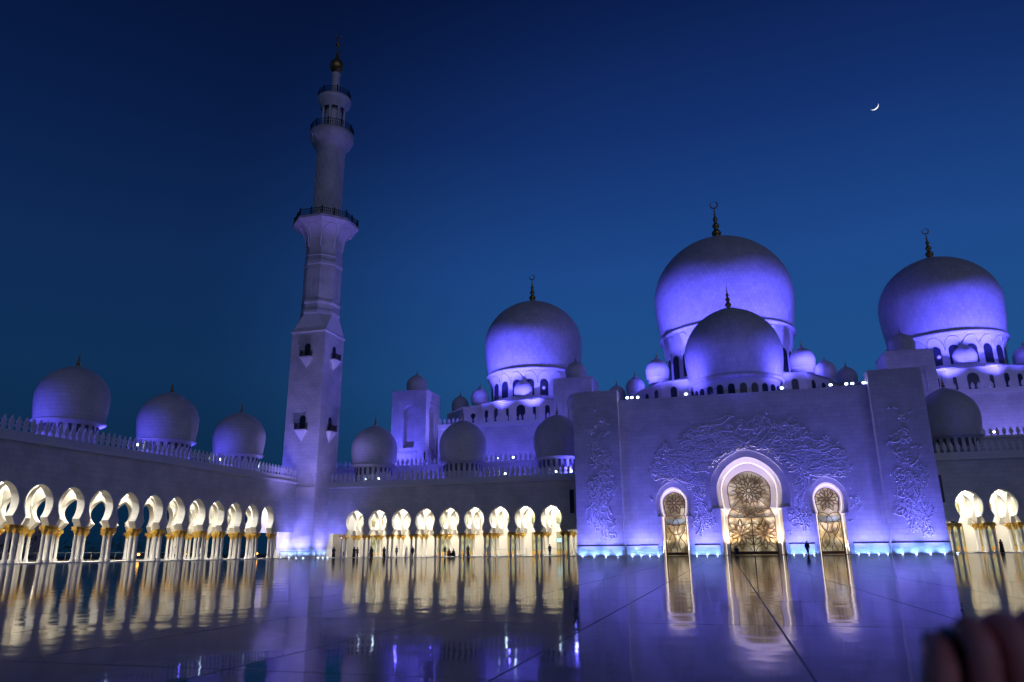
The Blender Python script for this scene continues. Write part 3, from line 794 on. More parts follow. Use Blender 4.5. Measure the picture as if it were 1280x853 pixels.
def tower(cx, yf, zt, label):
    t = thing('pavilion_tower', label, 'tower', (cx, yf+3.85, 0)); h = 3.85
    pr_ = prof(1.35, 29.0, 1.12, 27.4, 30.4, 1.2, 27.0, 21.4)
    fs = [lambda u, v, z: (u, -h+v, z), lambda u, v, z: (h-v, u, z), lambda u, v, z: (-u, h-v, z), lambda u, v, z: (-h+v, -u, z)]
    mb = MB()
    for i in range(4):
        e = h-(.0 if i % 2 == 0 else .002)
        # wall with a shallow rectangular panel and a keyhole opening
        pz = prof(1.9, 26, 1.9, 22, 31.2, 1.9, 21, 20.6)
        arch_wall(mb, fs[i], -h, h, 0, [(2.1, 20.4), (2.1, 31.3), (0, 31.31)], zt, 0, .25, back=False)
        mb.extrude([(-h, 12), (h, 12), (h, 20.4), (-h, 20.4)], fs[i], 0, .25)
        arch_wall(mb, fs[i], -2.15, 2.15, 0, pr_, 31.4, .25, 1.6, back=False)
        mb.quad(fs[i](-2.15, .25, 20.3), fs[i](2.15, .25, 20.3), fs[i](2.15, .25, 21.4), fs[i](-2.15, .25, 21.4))
    mb.box(-h, h, -h, h, zt-.02, zt+.02); mb.box(-h-.12, h+.12, -h-.12, h+.12, zt+.02, zt+.3)
    mb.build('wall', M_wall, t)
    for i in (0, 1, 3):
        mb = MB(); disc_pane(mb, fs[i], 0, pr_, 1.55); mb.build('recess', M_wall, t)
    mb = MB(); mb.lathe(0, 0, [(1.9, zt+.3), (1.9, zt+.7), (2.05, zt+.8), (2.1, zt+.95)], 32, True, 0, False); mb.lathe(0, 0, dome_profile(2.2, zt+.95, zt+2.2, zt+4.3, 1.2), 40, True, 0, False)
    d = mb.build('dome', M_dome, t)
    link('finial', cached('towerfin', lambda: finial_mb(1.5), M_finial), d, (0, 0, zt+4.4))
tower(-61.2, 138, 33.1, 'square tower with keyhole niches and small dome standing free right of the minaret')
tower(-26.5, 138, 33.3, 'square tower with small dome partly hidden behind the left portal pier')
tower(33.5, 138, 33.9, 'square tower with small dome rising behind the right portal pier')

# ------------------------------------------------------------------ floor uplights and roof floodlights
upl_me = None
def fixture_mesh():
    mb = MB(); mb.lathe(0, 0, [(.09, 0), (.16, 0.0), (.16, .07), (.12, .09)], 12); return mb
def lens_mesh():
    return MB().lathe(0, 0, [(.12, .092), (.11, .11), (.001, .12)], 10, True, 0, False)
def flood_mesh():
    mb = MB(); mb.box(-.22, .22, -.10, .10, .22, .55); mb.box(-.26, -.22, -.05, .05, 0, .42); mb.box(.22, .26, -.05, .05, 0, .42); mb.box(-.2, .2, -.09, .09, 0, .05); return mb
def flens_mesh():
    mb = MB(); mb.box(-.18, .18, -.125, -.102, .26, .51); return mb
def uplight(x, y, label, group, power, color, aim, cone=128):
    t = thing('floor_uplight', label, 'uplight', (x, y, .004), 0, group)
    link('housing', cached('upl_h', fixture_mesh, M_iron), t); link('lens', cached('upl_l', lens_mesh, M_spotlens), t)
    lamp('SPOT', (x, y-.05, .14), power, color, .06, aim, cone, .5)
def roofflood(x, y, z, label, group, rot=0, warm=False):
    t = thing('floodlight', label, 'floodlight', (x, y, z), rot, group)
    link('housing', cached('fl_h', flood_mesh, M_iron), t); link('lens', cached('fl_w' if warm else 'fl_b', flens_mesh, M_warmlens if warm else M_spotlens), t)
PUP = 185
for x in (-20.35, -18.65, -16.95, -15.25): uplight(x, 109.2, 'small floor uplight at the foot of the left portal pier', 'uplights at the left pier', PUP, CYAN, (x, 109.9, 1.05))
for x in (21.9, 23.55, 25.2, 26.85): uplight(x, 109.2, 'small floor uplight at the foot of the right portal pier', 'uplights at the right pier', PUP, CYAN, (x, 109.9, 1.05))
for x in (-13.3, -12.05, -10.8, -9.55): uplight(x, 110.6, 'small floor uplight at the wall between the left pier and the left doorway', 'uplights left of the left doorway', PUP*.75, CYAN, (x, 111.4, 1.05))
for x in (-4.2, -2.8, -1.4): uplight(x, 110.6, 'small floor uplight at the wall between the left and central doorways', 'uplights between left and central doorways', PUP*.85, CYAN, (x, 111.4, 1.05))
for x in (8.7, 10.0, 11.3): uplight(x, 110.6, 'small floor uplight at the wall between the central and right doorways', 'uplights between central and right doorways', PUP*.85, CYAN, (x, 111.4, 1.05))
for x in (16.9, 18.1, 19.3, 20.4): uplight(x, 110.6, 'small floor uplight at the wall between the right doorway and the right pier', 'uplights right of the right doorway', PUP*.75, CYAN, (x, 111.4, 1.05))
for x in (-75.0, -73.6, -72.0, -70.6, -69.3): 
    if x > -73.9: uplight(x, 114.35, 'small floor uplight at the foot of the minaret front', 'uplights at the minaret', 220, CYAN, (x, 115., 4.5))
for y in (116, 117.6, 119.2): uplight(-67.4, y, 'small floor uplight at the side of the minaret foot', 'uplights at the side of the minaret', 190, CYAN, (-68.0, y, 4.5))
uplight(28.9, 111.5, 'single bright floor uplight just right of the right portal pier', None, 300, CYAN, (28.2, 114, 5))
# portal wall washers, added without fixtures on the paving before the walls
for x in (-19.5, -16.2, 22.6, 26.0): lamp('SPOT', (x, 107.9, .12), 1500, VIOLET, .15, (x, 110, 6.5), 110, .9)
for x in (-12.6, -10.2, -3.6, -1.8, 8.9, 10.9, 17.2, 19.8): lamp('SPOT', (x, 109.5, .12), 1500, VIOLET, .15, (x, PY, 6.5), 110, .9)
for x in (-18, -9, -1, 8.4, 16.5, 25): lamp('SPOT', (x, 104.5, .12), 2900, BLUE, .25, (x, PY, 13.5), 80, 1.)
for x, y, tx, ty in ((-70.3, 112.6, -70.5, 115.2), (-73.6, 112.9, -73.6, 115.2), (-65.9, 117.6, -68.2, 117.8)): lamp('SPOT', (x, y, .15), 3600, VIOLET, .15, (tx, ty, 8), 110, .9)
lamp('SPOT', (-62, 104, .15), 22000, (.32, .26, 1.), .3, (MX, MY, 38), 60, .9)
lamp('SPOT', (-52, 112, 13.5), 12000, (.28, .22, 1.), .3, (MX, MY, 62), 42, .9)
# added warm spots without fixtures, brightening the door surrounds from below
for x, hw, zt_, p in ((DM, 3.5, 12, 4800), (DL, 1.7, 8.5, 1150), (DR, 1.7, 8.5, 1150)):
    for sg in (-1, 1): lamp('SPOT', (x+sg*hw, PY+.35, .08), p, (1., .80, .56), .05, (x-sg*hw*.2, PY+1.0, zt_), 80, .8)

# roof floods (visible fixtures) and lamps lighting the domes
lab = 'bright floodlight behind the parapet of the %s'
for y, z in ((77.8, 14.2), (91.6, 14.2), (94.4, 14.2), (103.6, 14.2)): roofflood(-72.6, y, z, lab % 'left arcade', 'floodlights on the left arcade roof', PI/2)
for x in (-61.4, -58.9, -35.4, -26.4, -23.9): roofflood(x, 120.9, 13.2, lab % 'arcade between minaret and portal', 'floodlights on the middle arcade roof')
for x in (-44., -41., -37.8): roofflood(x*.985, 132.6, 17.4, 'small floodlight on the lower hall parapet beside the middle roof dome', 'floodlights on the lower hall parapet')
for x in (37.2, 38.3, 42.5): roofflood(x, 132.5, 18.0, 'small warm floodlight on the parapet at the right edge', 'warm floodlights on the right parapet', 0, True)
for x in (-13.0, -12.3, -11.4): roofflood(x, 112.3, 23.2, 'floodlight on the left end of the portal roof', 'floodlights on the left end of the portal roof')
roofflood(-4.1, 112.3, 23.2, 'single floodlight on the portal roof left of the portal dome', None)
roofflood(9.7, 112.3, 23.2, 'single floodlight on the portal roof right of the portal dome', None)
for x in (16.4, 18.5, 19.3, 20.8): roofflood(x, 112.3, 23.2, 'floodlight on the right end of the portal roof', 'floodlights on the right end of the portal roof')

def ringlights(cx, cy, r, z, angs, power, color=BLUE, rad=.3):
    for a in angs:
        a = math.radians(a); lamp('POINT', (cx+r*math.sin(a), cy-r*math.cos(a), z), power, color, rad)
ringlights(3.5, 119.3, 10.2, 24.4, (-80, -48, 48, 80), 130)
for x in (-6.8, 13.8): lamp('SPOT', (x, 113., 23.9), 7500, BLUE, .2, (3.5+(x-3.5)*.3, 118, 32), 80, 1.)
lamp('SPOT', (3.5, 78, .12), 30000, BLUE, .3, (3.5, 119, 34.5), 17, 1.)  # added fill for the portal dome from the courtyard floor, no fixture
ringlights(AX, 158, 16.0, 35.4, (-75, -20, 22, 68), 900)
for x in (-17, -8, 15, 24): lamp('SPOT', (x, 134, 24.5), 72000, BLUE, .3, (AX+(x-AX)*.45, 149, 52), 54, 1.)
ringlights(-39.3, 158, 12.9, 35.2, (-60, -22, 30, 65), 380)
for x in (-53, -45, -36, -28): lamp('SPOT', (x, 141.6, 27.0), 30000, BLUE, .3, (-39.3+(x+39.3)*.4, 150, 46), 72, 1.)
ringlights(45.2, 158, 12.9, 35.8, (-65, -28, 22, 60), 380)
for x in (32, 40.5, 50, 58): lamp('SPOT', (x, 141.6, 27.6), 30000, BLUE, .3, (45.2+(x-45.2)*.4, 150, 46.5), 72, 1.)
# podium washers standing on the upper roof
for x in (-55, -48, -39.3, -31): lamp('POINT', (x, 142.6, 26.6), 170, VIOLET, .2)
for x in (37, 45, 53): lamp('POINT', (x, 142.6, 27.2), 170, VIOLET, .2)
for x in (-14, -9, 16.5, 21.5): lamp('POINT', (x, 129.5, 22.9), 1100, VIOLET, .2)
# upper wall washers behind the lower parapet, and lower wall washers on the arcade roofs
for x in (-68, -61, -54, -46.5, -39, -32): lamp('POINT', (x, 134.8, 17.4), 620, BLUE, .2)
for x in (31, 39, 47, 55): lamp('POINT', (x, 134.8, 18.4), 700, VIOLET, .2)
for x in (-66, -53, -35.6): lamp('POINT', (x, 128.2, 13.4), 420, BLUE, .2)
lamp('POINT', (-24, 121.6, 14.0), 420, BLUE, .2)
for y in (62.3, 79, 95.7, 112): lamp('POINT', (-77.8, y, 14.6), 1000, BLUE, .2)
for y in (79, 95.7, 111): lamp('POINT', (-73.6, y-4, 14.0), 90, BLUE, .1)
lamp('SPOT', (-63.5, 133.6, 16), 6500, BLUE, .2, (-61.6, 138, 27), 85, 1.); lamp('SPOT', (-49, 138.2, 19), 5000, VIOLET, .2, (-57.3, 141, 28), 70, 1.)
lamp('SPOT', (-33, 134.2, 17.5), 2500, BLUE, .2, (-28, 138, 29), 80, 1.)
# lamps in the arcades
def warm(fr, us, z, p, rows=(2.8, 6.9)):
    for u in us:
        for v in rows: x, y, _ = fr(u, v, 0); lamp('POINT', (x, y, z), p*random.uniform(1.1, 1.7), WARM, .3, name='arcade_lamp')
warm(FX(120), mus[::1], 9.1, 1000); warm(FX(120), [-67, -23], 9.1, 420); warm(FX(120), rus[:3]+[29.4], 9.5, 1000); warm(FXn(-72), lus[::1]+[111.2], 9.6, 950, (2.6, 8.6))

# ------------------------------------------------------------------ railings
def railing(label, pts, group=None, h=1.1, mat=None, rails=(1.08, .12), gap=2.2, name='railing'):
    t = thing(name, label, 'railing', (pts[0][0], pts[0][1], .1), 0, group)
    mb = MB(); o = Vector((pts[0][0], pts[0][1], 0)); P = [Vector((x, y, 0))-o for x, y in pts]
    for z in rails: mb.tube([(p.x, p.y, z) for p in P], .035, 5)
    mb.build('rail', mat or M_steel, t)
    for i in range(len(P)-1):
        n = max(1, int((P[i+1]-P[i]).length/gap))
        for k in range(n+(i == len(P)-2)):
            q = P[i].lerp(P[i+1], k/n); mb = MB(); mb.box(q.x-.03, q.x+.03, q.y-.03, q.y+.03, 0, h); mb.build('post', mat or M_steel, t)
for i in range(0, 15): 
    u = lus[i]; railing('steel barrier rail along the back of the left arcade', [(-85.2, u-1.7), (-85.2, u+1.7)], 'barrier rails in the left arcade', gap=1.7)
railing('dark metal barrier standing in front of the minaret foot', [(-73.3, 113.6), (-69.8, 113.2), (-66.8, 114.2)], None, 1.05, M_iron)
railing('steel barrier in the arches left of the portal', [(-37.5, 121.6), (-32, 121.6)], 'steel barriers beside the portal'); railing('steel barrier in the arches left of the portal', [(-29.3, 121.6), (-25.4, 121.6)], 'steel barriers beside the portal')
def bollard(x, y, label):
    t = thing('barrier_post', label, 'post', (x, y, 0)); MB().lathe(0, 0, [(.16, 0.0), (.16, .04), (.05, .08)], 12).build('base', M_iron, t); MB().lathe(0, 0, [(.04, .08), (.04, 1.5), (.06, 1.52), (.06, 1.6), (.02, 1.64)], 10).build('shaft', M_iron, t)
bollard(.0, 110.9, 'black barrier post at the left side of the central doorway')
bollard(7.25, 110.9, 'black barrier post at the right side of the central doorway, the inner one')
bollard(7.65, 110.7, 'black barrier post at the right side of the central doorway, the outer one')
bollard(15.55, 110.9, 'black barrier post at the right side of the right doorway')

# ------------------------------------------------------------------ people
def skin_mesh(name, V, E, Rr, sub=1, root=0):
    me = bpy.data.meshes.new(name); me.from_pydata(V, E, []); o = bpy.data.objects.new(name+'_tmp', me); col.objects.link(o)
    m = o.modifiers.new('Skin', 'SKIN'); m.use_smooth_shade = True
    sv = me.skin_vertices[0].data
    for i, r in enumerate(Rr): sv[i].radius = (r, r) if not isinstance(r, tuple) else r; sv[i].use_root = (i == root)
    s = o.modifiers.new('Sub', 'SUBSURF'); s.levels = sub; s.render_levels = sub
    dg = bpy.context.evaluated_depsgraph_get(); me2 = bpy.data.meshes.new_from_object(o.evaluated_get(dg)); me2.name = name
    bpy.data.objects.remove(o); me2.materials.clear()
    for p in me2.polygons: p.use_smooth = True
    return me2
def body_mesh(kind):
    if kind == 'sit':
        J = dict(p=(0, 0, .42), w=(0, .02, .62), c=(0, 0, .85), n=(0, -.02, 1.0), h=(0, -.03, 1.13), t=(0, -.02, 1.24),
                 hl=(-.1, 0, .42), kl=(-.16, -.42, .48), al=(-.15, -.45, .10), fl=(-.16, -.6, .05), hr=(.1, 0, .42), kr=(.16, -.42, .48), ar=(.15, -.45, .10), fr=(.16, -.6, .05),
                 sl=(-.19, 0, .92), el=(-.26, -.06, .68), wl=(-.16, -.28, .58), sr=(.19, 0, .92), er=(.26, -.06, .68), wr=(.16, -.28, .58))
    else:
        s = .28 if kind == 'walk' else .03
        J = dict(p=(0, 0, .92), w=(0, 0, 1.1), c=(0, 0, 1.34), n=(0, -.01, 1.5), h=(0, -.03, 1.62), t=(0, -.02, 1.72),
                 hl=(-.09, 0, .88), kl=(-.1, -s*.7, .48), al=(-.1, -s, .09), fl=(-.11, -s-.17, .04), hr=(.09, 0, .88), kr=(.1, s*.25, .48), ar=(.1, s, .11), fr=(.11, s-.14, .04),
                 sl=(-.19, 0, 1.42), el=(-.25, s*.3, 1.14), wl=(-.22, -.05+s*.3, .88), sr=(.19, 0, 1.42), er=(.25, -s*.3, 1.14), wr=(.22, -.08-s*.4, .90))
    E = ['pw', 'wc', 'cn', 'nh', 'ht', ('p', 'hl'), ('hl', 'kl'), ('kl', 'al'), ('al', 'fl'), ('p', 'hr'), ('hr', 'kr'), ('kr', 'ar'), ('ar', 'fr'), ('c', 'sl'), ('sl', 'el'), ('el', 'wl'), ('c', 'sr'), ('sr', 'er'), ('er', 'wr')]
    R_ = dict(p=.14, w=.13, c=.15, n=.055, h=.095, t=.07, hl=.095, kl=.06, al=.04, fl=.035, hr=.095, kr=.06, ar=.04, fr=.035, sl=.07, el=.045, wl=.03, sr=.07, er=.045, wr=.03)
    ks = list(J); return skin_mesh('person_'+kind, [J[k] for k in ks], [(ks.index(a), ks.index(b)) for a, b in E], [R_[k] for k in ks]), J
BODY = {k: body_mesh(k) for k in ('stand', 'walk', 'sit')}
def robe_mb(J, w=1., hood=True, short=False):
    mb = MB(); t = J['t'][2]
    b = .02 if not short else .75
    if J['p'][2] < .6: pr_ = [(.32, .03), (.34, .25), (.33, .45), (.25, .7), (.24, .9), (.10, 1.0)]
    else: pr_ = [(.30*w, b), (.27*w, .5 if not short else .85), (.22, .95), (.20, 1.2), (.24, 1.36), (.21, 1.45), (.10, 1.52)]
    mb.lathe(0, .0, pr_, 14)
    for s in ('l', 'r'):
        a, e, h = J['s'+s], J['e'+s], J['w'+s]; mb.tube([a, e, tuple(e[i]*.2+h[i]*.8 for i in range(3))], .08, 8, True, [.10, .08, .075])
    return mb
def hood_mb(J):
    mb = MB(); h = J['h']; mb.sphere((h[0], h[1]+.03, h[2]+.03), .135, 12, 8, 1.15); mb.lathe(h[0], h[1]+.05, [(.2, h[2]-.22), (.13, h[2]-.1), (.12, h[2])], 12); return mb
def hair_mb(J):
    mb = MB(); h = J['h']; mb.sphere((h[0], h[1]+.025, h[2]+.045), .112, 12, 8, 1.05); return mb
def trousers_mb(J):
    mb = MB()
    for s in ('l', 'r'): mb.tube([J['h'+s], J['k'+s], tuple(J['a'+s][i]*.95+J['k'+s][i]*.05 for i in range(3))], .1, 8, True, [.125, .085, .07])
    mb.lathe(0, 0, [(.12, J['p'][2]-.1), (.165, J['p'][2]), (.16, J['p'][2]+.14)], 12); return mb
def person(x, y, z, rot, kind, outfit, label, sc=1.):
    me, J = BODY[kind]; t = thing('person', label, 'person', (x, y, z), rot); t.scale = (sc, sc, sc)
    b = link('body', me, t)
    if not me.materials: me.materials.append(M_skin)
    top, low, head = outfit
    if low is None:
        link('robe', cached('robe%s%s' % (kind, top.name), lambda: robe_mb(J), top), t)
    else:
        link('shirt', cached('shirt%s%s' % (kind, top.name), lambda: robe_mb(J, 1, True, True), top), t); link('trousers', cached('tr%s%s' % (kind, low.name), lambda: trousers_mb(J), low), t)
    if head == 'hood': link('headscarf', cached('hood'+kind+top.name, lambda: hood_mb(J), top), t)
    else: link('hair', cached('hair'+kind, lambda: hair_mb(J), M_hair), t)
ABAYA = (M_black, None, 'hood'); KAND = (M_white, None, 'hood'); CAS = (M_white, M_black, 'hair'); DRK = (M_blue, M_black, 'hair'); RED = (M_redc, M_blue, 'hair')
PPL = [
 (-66.3, 119.3, .1, .3, 'stand', ABAYA, 'person in a black robe standing in the first opening right of the minaret'),
 (-65.6, 122.0, .1, .3, 'sit', DRK, 'seated person in dark clothes, left of a pair under the arch nearest the minaret'),
 (-63.6, 122.4, .1, -.6, 'sit', CAS, 'seated person in white shirt, right of a pair under the arch nearest the minaret'),
 (-62.3, 119.2, .1, 1.2, 'stand', ABAYA, 'black-robed person at the columns between the first and second arches right of the minaret'),
 (-61.5, 118.9, .004, 2.4, 'stand', DRK, 'person in navy clothes close beside the black-robed person at the second arch'),
 (-59.4, 119.6, .1, -.9, 'walk', CAS, 'walking person in white shirt and black trousers under the second arch'),
 (-58.9, 119.0, .004, .2, 'stand', ABAYA, 'black-robed person just right of the walker under the second arch'),
 (-56.3, 118.5, .004, .2, 'walk', ABAYA, 'black-robed person walking in front of the columns between second and third arches'),
 (-54.4, 119.4, .1, 1.5, 'stand', DRK, 'person in navy top standing alone under the third arch'),
 (-53.2, 120.8, .1, -1.2, 'walk', KAND, 'person in a long white robe under the third arch'),
 (-51.2, 118.8, .004, .9, 'walk', DRK, 'person in dark clothes walking past the columns after the third arch'),
 (-45.9, 120.2, .1, 2.2, 'stand', DRK, 'person in a navy shirt at the left of the group under the fifth arch'),
 (-44.9, 119.6, .1, .2, 'sit', RED, 'seated person in a rust red top under the fifth arch'),
 (-44.1, 119.5, .1, -.8, 'sit', (M_black, M_black, 'hair'), 'seated person in black at the right of the group under the fifth arch'),
 (-42.2, 121.4, .1, .0, 'stand', ABAYA, 'black-robed person half hidden behind the columns after the fifth arch'),
 (-40.3, 126.6, .1, .4, 'stand', DRK, 'person standing far inside the sixth arch near the back wall'),
 (-28.0, 121.3, .1, -.3, 'stand', (M_black, M_black, 'hair'), 'person in black shirt and trousers under the ninth arch by the bright screen'),
 (-72.8, 87.5, .1, 1.2, 'walk', CAS, 'person in white shirt and dark trousers walking along the left arcade, the nearer of two'),
 (-72.9, 92.7, .1, -1.4, 'stand', CAS, 'person in white shirt and dark trousers in the left arcade, the farther of two'),
 (-73.2, 102.4, .1, -1.3, 'stand', DRK, 'person in dark clothes in the left arcade near the minaret'),
 (10.3, 108.3, .004, .2, 'walk', DRK, 'lone person walking on the open courtyard between the central and right doorways'),
 (1.2, 110.6, .004, .2, 'sit', DRK, 'person crouching low at the left foot of the central doorway'),
 (36.4, 119.0, .004, 1.1, 'walk', ABAYA, 'black-robed person at the columns of the right arcade, the left of two'),
 (40.1, 119.0, .004, 1.3, 'walk', ABAYA, 'black-robed person striding at the right edge of the courtyard'),
]
for p in PPL: person(*p)
# information screen under the ninth arch
sc_ = thing('display_screen', 'small pale blue lit screen on a post under the ninth arch', 'screen', (-27.6, 127.5, .1))
MB().box(-.6, .6, -.06, .06, 2.1, 2.9).build('housing', M_iron, sc_); MB().box(-.55, .55, -.075, -.062, 2.15, 2.85).build('display', M_screen, sc_); MB().box(-.05, .05, -.05, .05, 0, 2.1).build('post', M_iron, sc_)

# ------------------------------------------------------------------ world beyond the left arcade
fb = thing('outbuilding', 'low plain grey building seen through the arches of the left arcade', 'building', (-150, 105, 0))
mb = MB(); mb.box(-6, 6, -20, 27, 0, 7.2); mb.build('wall', M_farwall, fb)
mb = MB(); mb.box(-6.3, 6.3, -20.3, 27.3, 7.2, 7.7); mb.build('roof', M_trim, fb)
for y in (-14, -6, 2, 10, 18):
    mb = MB().box(6.0, 6.06, y-1, y+1, 1.5, 4.2).build('window', M_dark, fb)
def hedge(x, y0, y1, h, label, seed):
    rd = random.Random(seed); mb = MB(); L_ = y1-y0
    for i in range(int(L_*26)):
        y = rd.uniform(y0, y1); xx = x+rd.gauss(0, .8); z = rd.uniform(.1, h*(.8+.25*math.sin(y*.7))); s = rd.uniform(.15, .35)
        n = Vector((rd.gauss(0, 1), rd.gauss(0, 1), rd.gauss(0, 1))).normalized(); a = n.orthogonal().normalized()*s; b = n.cross(a)
        c = Vector((xx, y, z)); mb.add([c-a, c+b*.5, c+a, c-b*.5], [(0, 1, 2, 3)])
    o = mb.build('hedge', M_bush); tag(o, label, 'hedge'); return o
hedge(-118, 62, 100, 3.0, 'dark clipped hedge outside behind the nearer arches of the left arcade', 1)
hedge(-122, 104, 175, 5.2, 'taller dark hedge outside behind the farther arches of the left arcade', 2)
def street_lamp(x, y, h, mat, label, group):
    t = thing('street_lamp', label, 'lamp', (x, y, 0), 0, group)
    MB().lathe(0, 0, [(.12, 0), (.07, .5), (.05, h-.2)], 8).build('pole', M_iron, t)
    MB().sphere((0, 0, h), .22, 10, 8, .8).build('lamp_head', mat, t)
for i, (y, dx) in enumerate(((68.5, 0), (71, 0), (81, 0), (84.5, -1), (92.5, 0), (98, 0), (111, 0), (123, 0), (146, 0), (160, 0))):
    street_lamp(-96+dx, y*96/100, .9, M_orange, 'low amber garden lamp outside behind the left arcade', 'amber garden lamps behind the left arcade')
street_lamp(-130, 118, 6.2, M_warmlens, 'tall street lamp with white head far beyond the left arcade, the nearer one', None)
street_lamp(-170, 176, 9.0, M_warmlens, 'tall street lamp with white head far beyond the left arcade, the farther one', None)

# ------------------------------------------------------------------ moon
md = Vector((.20998, .83913, .50177)).normalized(); D = 2400
mr_ = Vector((md.y, -md.x, 0)).normalized(); mu_ = mr_.cross(md)*1.0
px = D/905.; R1 = 4.7*px
c, s = math.cos(math.radians(-62)), math.sin(math.radians(-62))
mb = MB(); n = 24; outl = []
for i in range(n+1):
    a = math.radians(-72+144*i/n); outl.append((R1*math.cos(a), R1*math.sin(a)))
inl = [(a-.22*R1*math.sin(PI*(.04+.92*i/n)), b) for i, (a, b) in enumerate(outl)]
def Pm(a, b, d): return mr_*(a*c-b*s)+mu_*(a*s+b*c)+md*d
for i in range(n):
    q = [outl[i], outl[i+1], inl[i+1], inl[i]]
    vs = [Pm(a, b, 0) for a, b in q]+[Pm(a, b, 4) for a, b in q]
    mb.add(vs, [(0, 1, 2, 3), (7, 6, 5, 4), (0, 4, 5, 1), (2, 6, 7, 3)])
mo = mb.build('moon', M_moon, None, tuple(md*D)); tag(mo, 'thin bright crescent moon high in the blue sky at the upper right', 'moon')

# ------------------------------------------------------------------ camera
CAM = Vector((0, 0, .78)); P_, R_, Yw = math.radians(16.1), math.radians(.55), math.radians(15.7)
fw_ = Vector((-math.sin(Yw)*math.cos(P_), math.cos(Yw)*math.cos(P_), math.sin(P_)))
rt_ = Vector((math.cos(Yw), math.sin(Yw), 0)); up_ = rt_.cross(fw_)
r2 = rt_*math.cos(R_)-up_*math.sin(R_); u2 = rt_*math.sin(R_)+up_*math.cos(R_)
cd = bpy.data.cameras.new('camera'); cam = bpy.data.objects.new('camera', cd); col.objects.link(cam)
cam.matrix_world = Matrix(((r2.x, u2.x, -fw_.x, CAM.x), (r2.y, u2.y, -fw_.y, CAM.y), (r2.z, u2.z, -fw_.z, CAM.z), (0, 0, 0, 1)))
cd.sensor_width = 36; cd.lens = 912/1280*36; cd.clip_start = .05; cd.clip_end = 6000
cd.dof.use_dof = True; cd.dof.focus_distance = 115; cd.dof.aperture_fstop = 3.0
scene.camera = cam

# ------------------------------------------------------------------ bystander's hand at the lower right
HR = Vector((.205, .44, .69))                                 # a person's hand held low in front of the courtyard
hand = thing('person', 'blurred hand of a bystander gripping a black camera at the lower right corner', 'person', (0, 0, 0))
hand.matrix_world = Matrix.Translation(CAM) @ Matrix(((r2.x, fw_.x, u2.x), (r2.y, fw_.y, u2.y), (r2.z, fw_.z, u2.z))).to_4x4() @ Matrix.Translation((.350, .55, -.231))
# local frame: x right, y away, z up; metres
def finger(V, E, Rr, base, pts, rad):
    prev = base
    for p, r in zip(pts, rad):
        V.append(p); Rr.append(r); E.append((prev, len(V)-1)); prev = len(V)-1
V = [(.035, .012, -.045), (.060, .03, -.01), (.12, .05, .0), (.22, .09, -.01), (.36, .14, -.04)]; E = [(0, 1), (1, 2), (2, 3), (3, 4)]; Rr = [(.026, .02), (.024, .022), (.027, .024), (.035, .032), (.042, .04)]
me = skin_mesh('palm', V, E, Rr, 2, 0)
V = []; E = []; Rr = []
V.append((.03, .02, -.03)); Rr.append(.02)
V += [(.075, .03, .006), (.12, .045, .004), (.20, .075, -.01), (.34, .12, -.05)]; Rr += [.021, .024, .032, .042]; E += [(0, 1), (1, 2), (2, 3), (3, 4)]
finger(V, E, Rr, 0, [(-.022, .012, -.004), (-.032, -.014, -.012), (-.036, -.020, -.045), (-.038, -.010, -.072)], [.0105, .0112, .0098, .0085])
finger(V, E, Rr, 0, [(-.002, .012, .013), (-.005, -.016, .008), (-.007, -.026, -.032), (-.008, -.016, -.070)], [.0112, .0118, .0105, .009])
finger(V, E, Rr, 0, [(.021, .012, .017), (.021, -.016, .013), (.021, -.027, -.030), (.021, -.016, -.068)], [.0112, .0118, .0105, .009])
finger(V, E, Rr, 0, [(.044, .014, .012), (.046, -.012, .009), (.047, -.022, -.028), (.047, -.014, -.058)], [.0105, .011, .0098, .0085])
finger(V, E, Rr, 0, [(.055, .0, -.045), (.03, -.02, -.085), (.005, -.024, -.10)], [.013, .0125, .0105])
hm = skin_mesh('hand_body', V, E, Rr, 2, 0); hm.materials.append(M_hand)
link('body', hm, hand)
mb = MB(); mb.tube([(.13, .048, .004), (.20, .075, -.01), (.34, .12, -.05), (.5, .18, -.1)], .05, 14, True, [.040, .046, .054, .06]); mb.build('sleeve', M_black, hand)
bc = thing('camera_body', 'black handheld camera held by the blurred hand at the lower right corner', 'camera')
bc.matrix_world = hand.matrix_world.copy()
mb = MB(); mb.box(-.024, .075, .0, .030, -.11, .0); mb.box(-.016, .005, .004, .024, .0, .006); mb.build('camera_shell', M_plastic, bc)

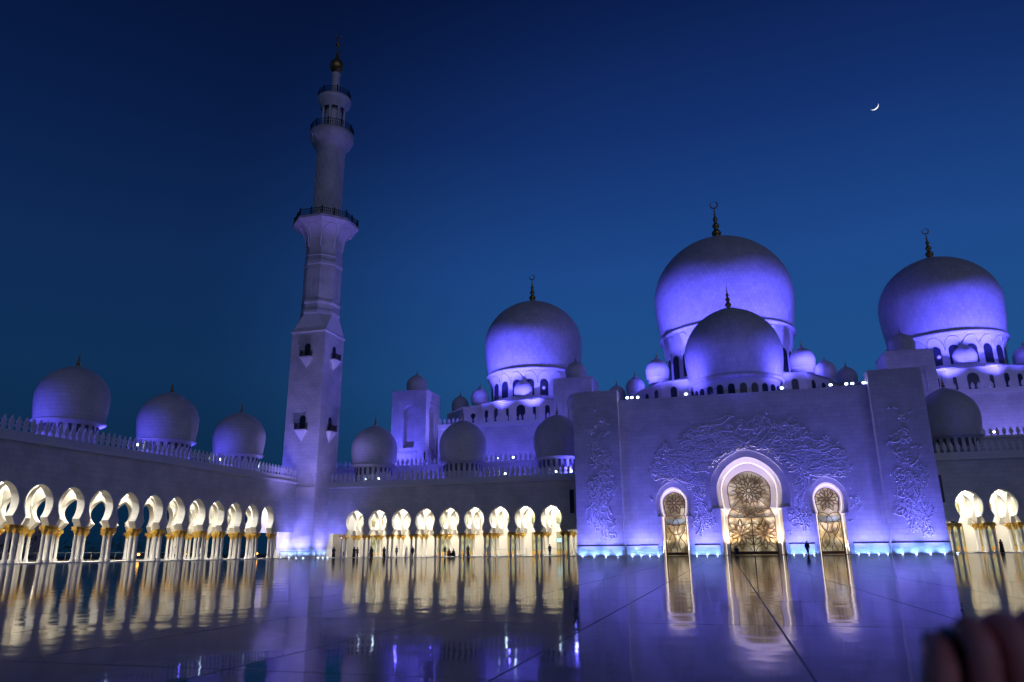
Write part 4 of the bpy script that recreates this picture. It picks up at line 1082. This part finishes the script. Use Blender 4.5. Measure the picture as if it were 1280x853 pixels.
# ------------------------------------------------------------------ sky, ambient light
w = bpy.data.worlds.new('World'); scene.world = w; w.use_nodes = True
N, L = w.node_tree.nodes, w.node_tree.links; bg = N['Background']
tc = N.new('ShaderNodeTexCoord'); sp = N.new('ShaderNodeSeparateXYZ'); L.new(tc.outputs['Generated'], sp.inputs[0])
cr = N.new('ShaderNodeValToRGB'); el = cr.color_ramp.elements
def srgb(r, g, b): return tuple((v/255/12.92 if v/255 < .04045 else ((v/255+.055)/1.055)**2.4) for v in (r, g, b))+(1,)
stops = [(0.0, srgb(16, 60, 98)), (.10, srgb(24, 71, 118)), (.22, srgb(31, 80, 139)), (.36, srgb(30, 73, 140)), (.52, srgb(21, 51, 114)), (.68, srgb(12, 32, 84)), (1., srgb(8, 20, 56))]
el[0].position, el[0].color = stops[0]; el[1].position, el[1].color = stops[-1]
for p, c_ in stops[1:-1]: e = el.new(p); e.color = c_
L.new(sp.outputs['Z'], cr.inputs[0])
# twilight glow is strongest towards the sunset side, right of the view
dt = N.new('ShaderNodeVectorMath'); dt.operation = 'DOT_PRODUCT'; L.new(tc.outputs['Generated'], dt.inputs[0]); dt.inputs[1].default_value = Vector((.10, .97, .22)).normalized()
mr = N.new('ShaderNodeMapRange'); mr.interpolation_type = 'SMOOTHSTEP'; mr.inputs[1].default_value = .70; mr.inputs[2].default_value = 1.; mr.inputs[3].default_value = .36; mr.inputs[4].default_value = .98; L.new(dt.outputs['Value'], mr.inputs[0])
ns = N.new('ShaderNodeTexNoise'); ns.inputs['Scale'].default_value = 2.5; ns.inputs['Detail'].default_value = 3; L.new(tc.outputs['Generated'], ns.inputs['Vector'])
nm = N.new('ShaderNodeMapRange'); nm.inputs[3].default_value = .93; nm.inputs[4].default_value = 1.07; L.new(ns.outputs['Fac'], nm.inputs[0])
mm = N.new('ShaderNodeMath'); mm.operation = 'MULTIPLY'; L.new(mr.outputs[0], mm.inputs[0]); L.new(nm.outputs[0], mm.inputs[1])
L.new(cr.outputs[0], bg.inputs['Color']); L.new(mm.outputs[0], bg.inputs['Strength'])
sd = bpy.data.lights.new('courtyard_fill', 'SUN'); sd.energy = .23; sd.angle = math.radians(60); sd.color = (.62, .60, 1.)  # added lilac fill from behind the camera, standing in for distant projectors
so = bpy.data.objects.new('courtyard_fill', sd); col.objects.link(so); so.rotation_euler = Vector((-.55, .8, -.2)).to_track_quat('-Z', 'Y').to_euler()

scene.view_settings.view_transform = 'Standard'; scene.view_settings.look = 'None'; scene.view_settings.exposure = 0; scene.view_settings.gamma = 1
scene.cycles.sample_clamp_indirect = 4.0
scene.cycles.max_bounces = 8
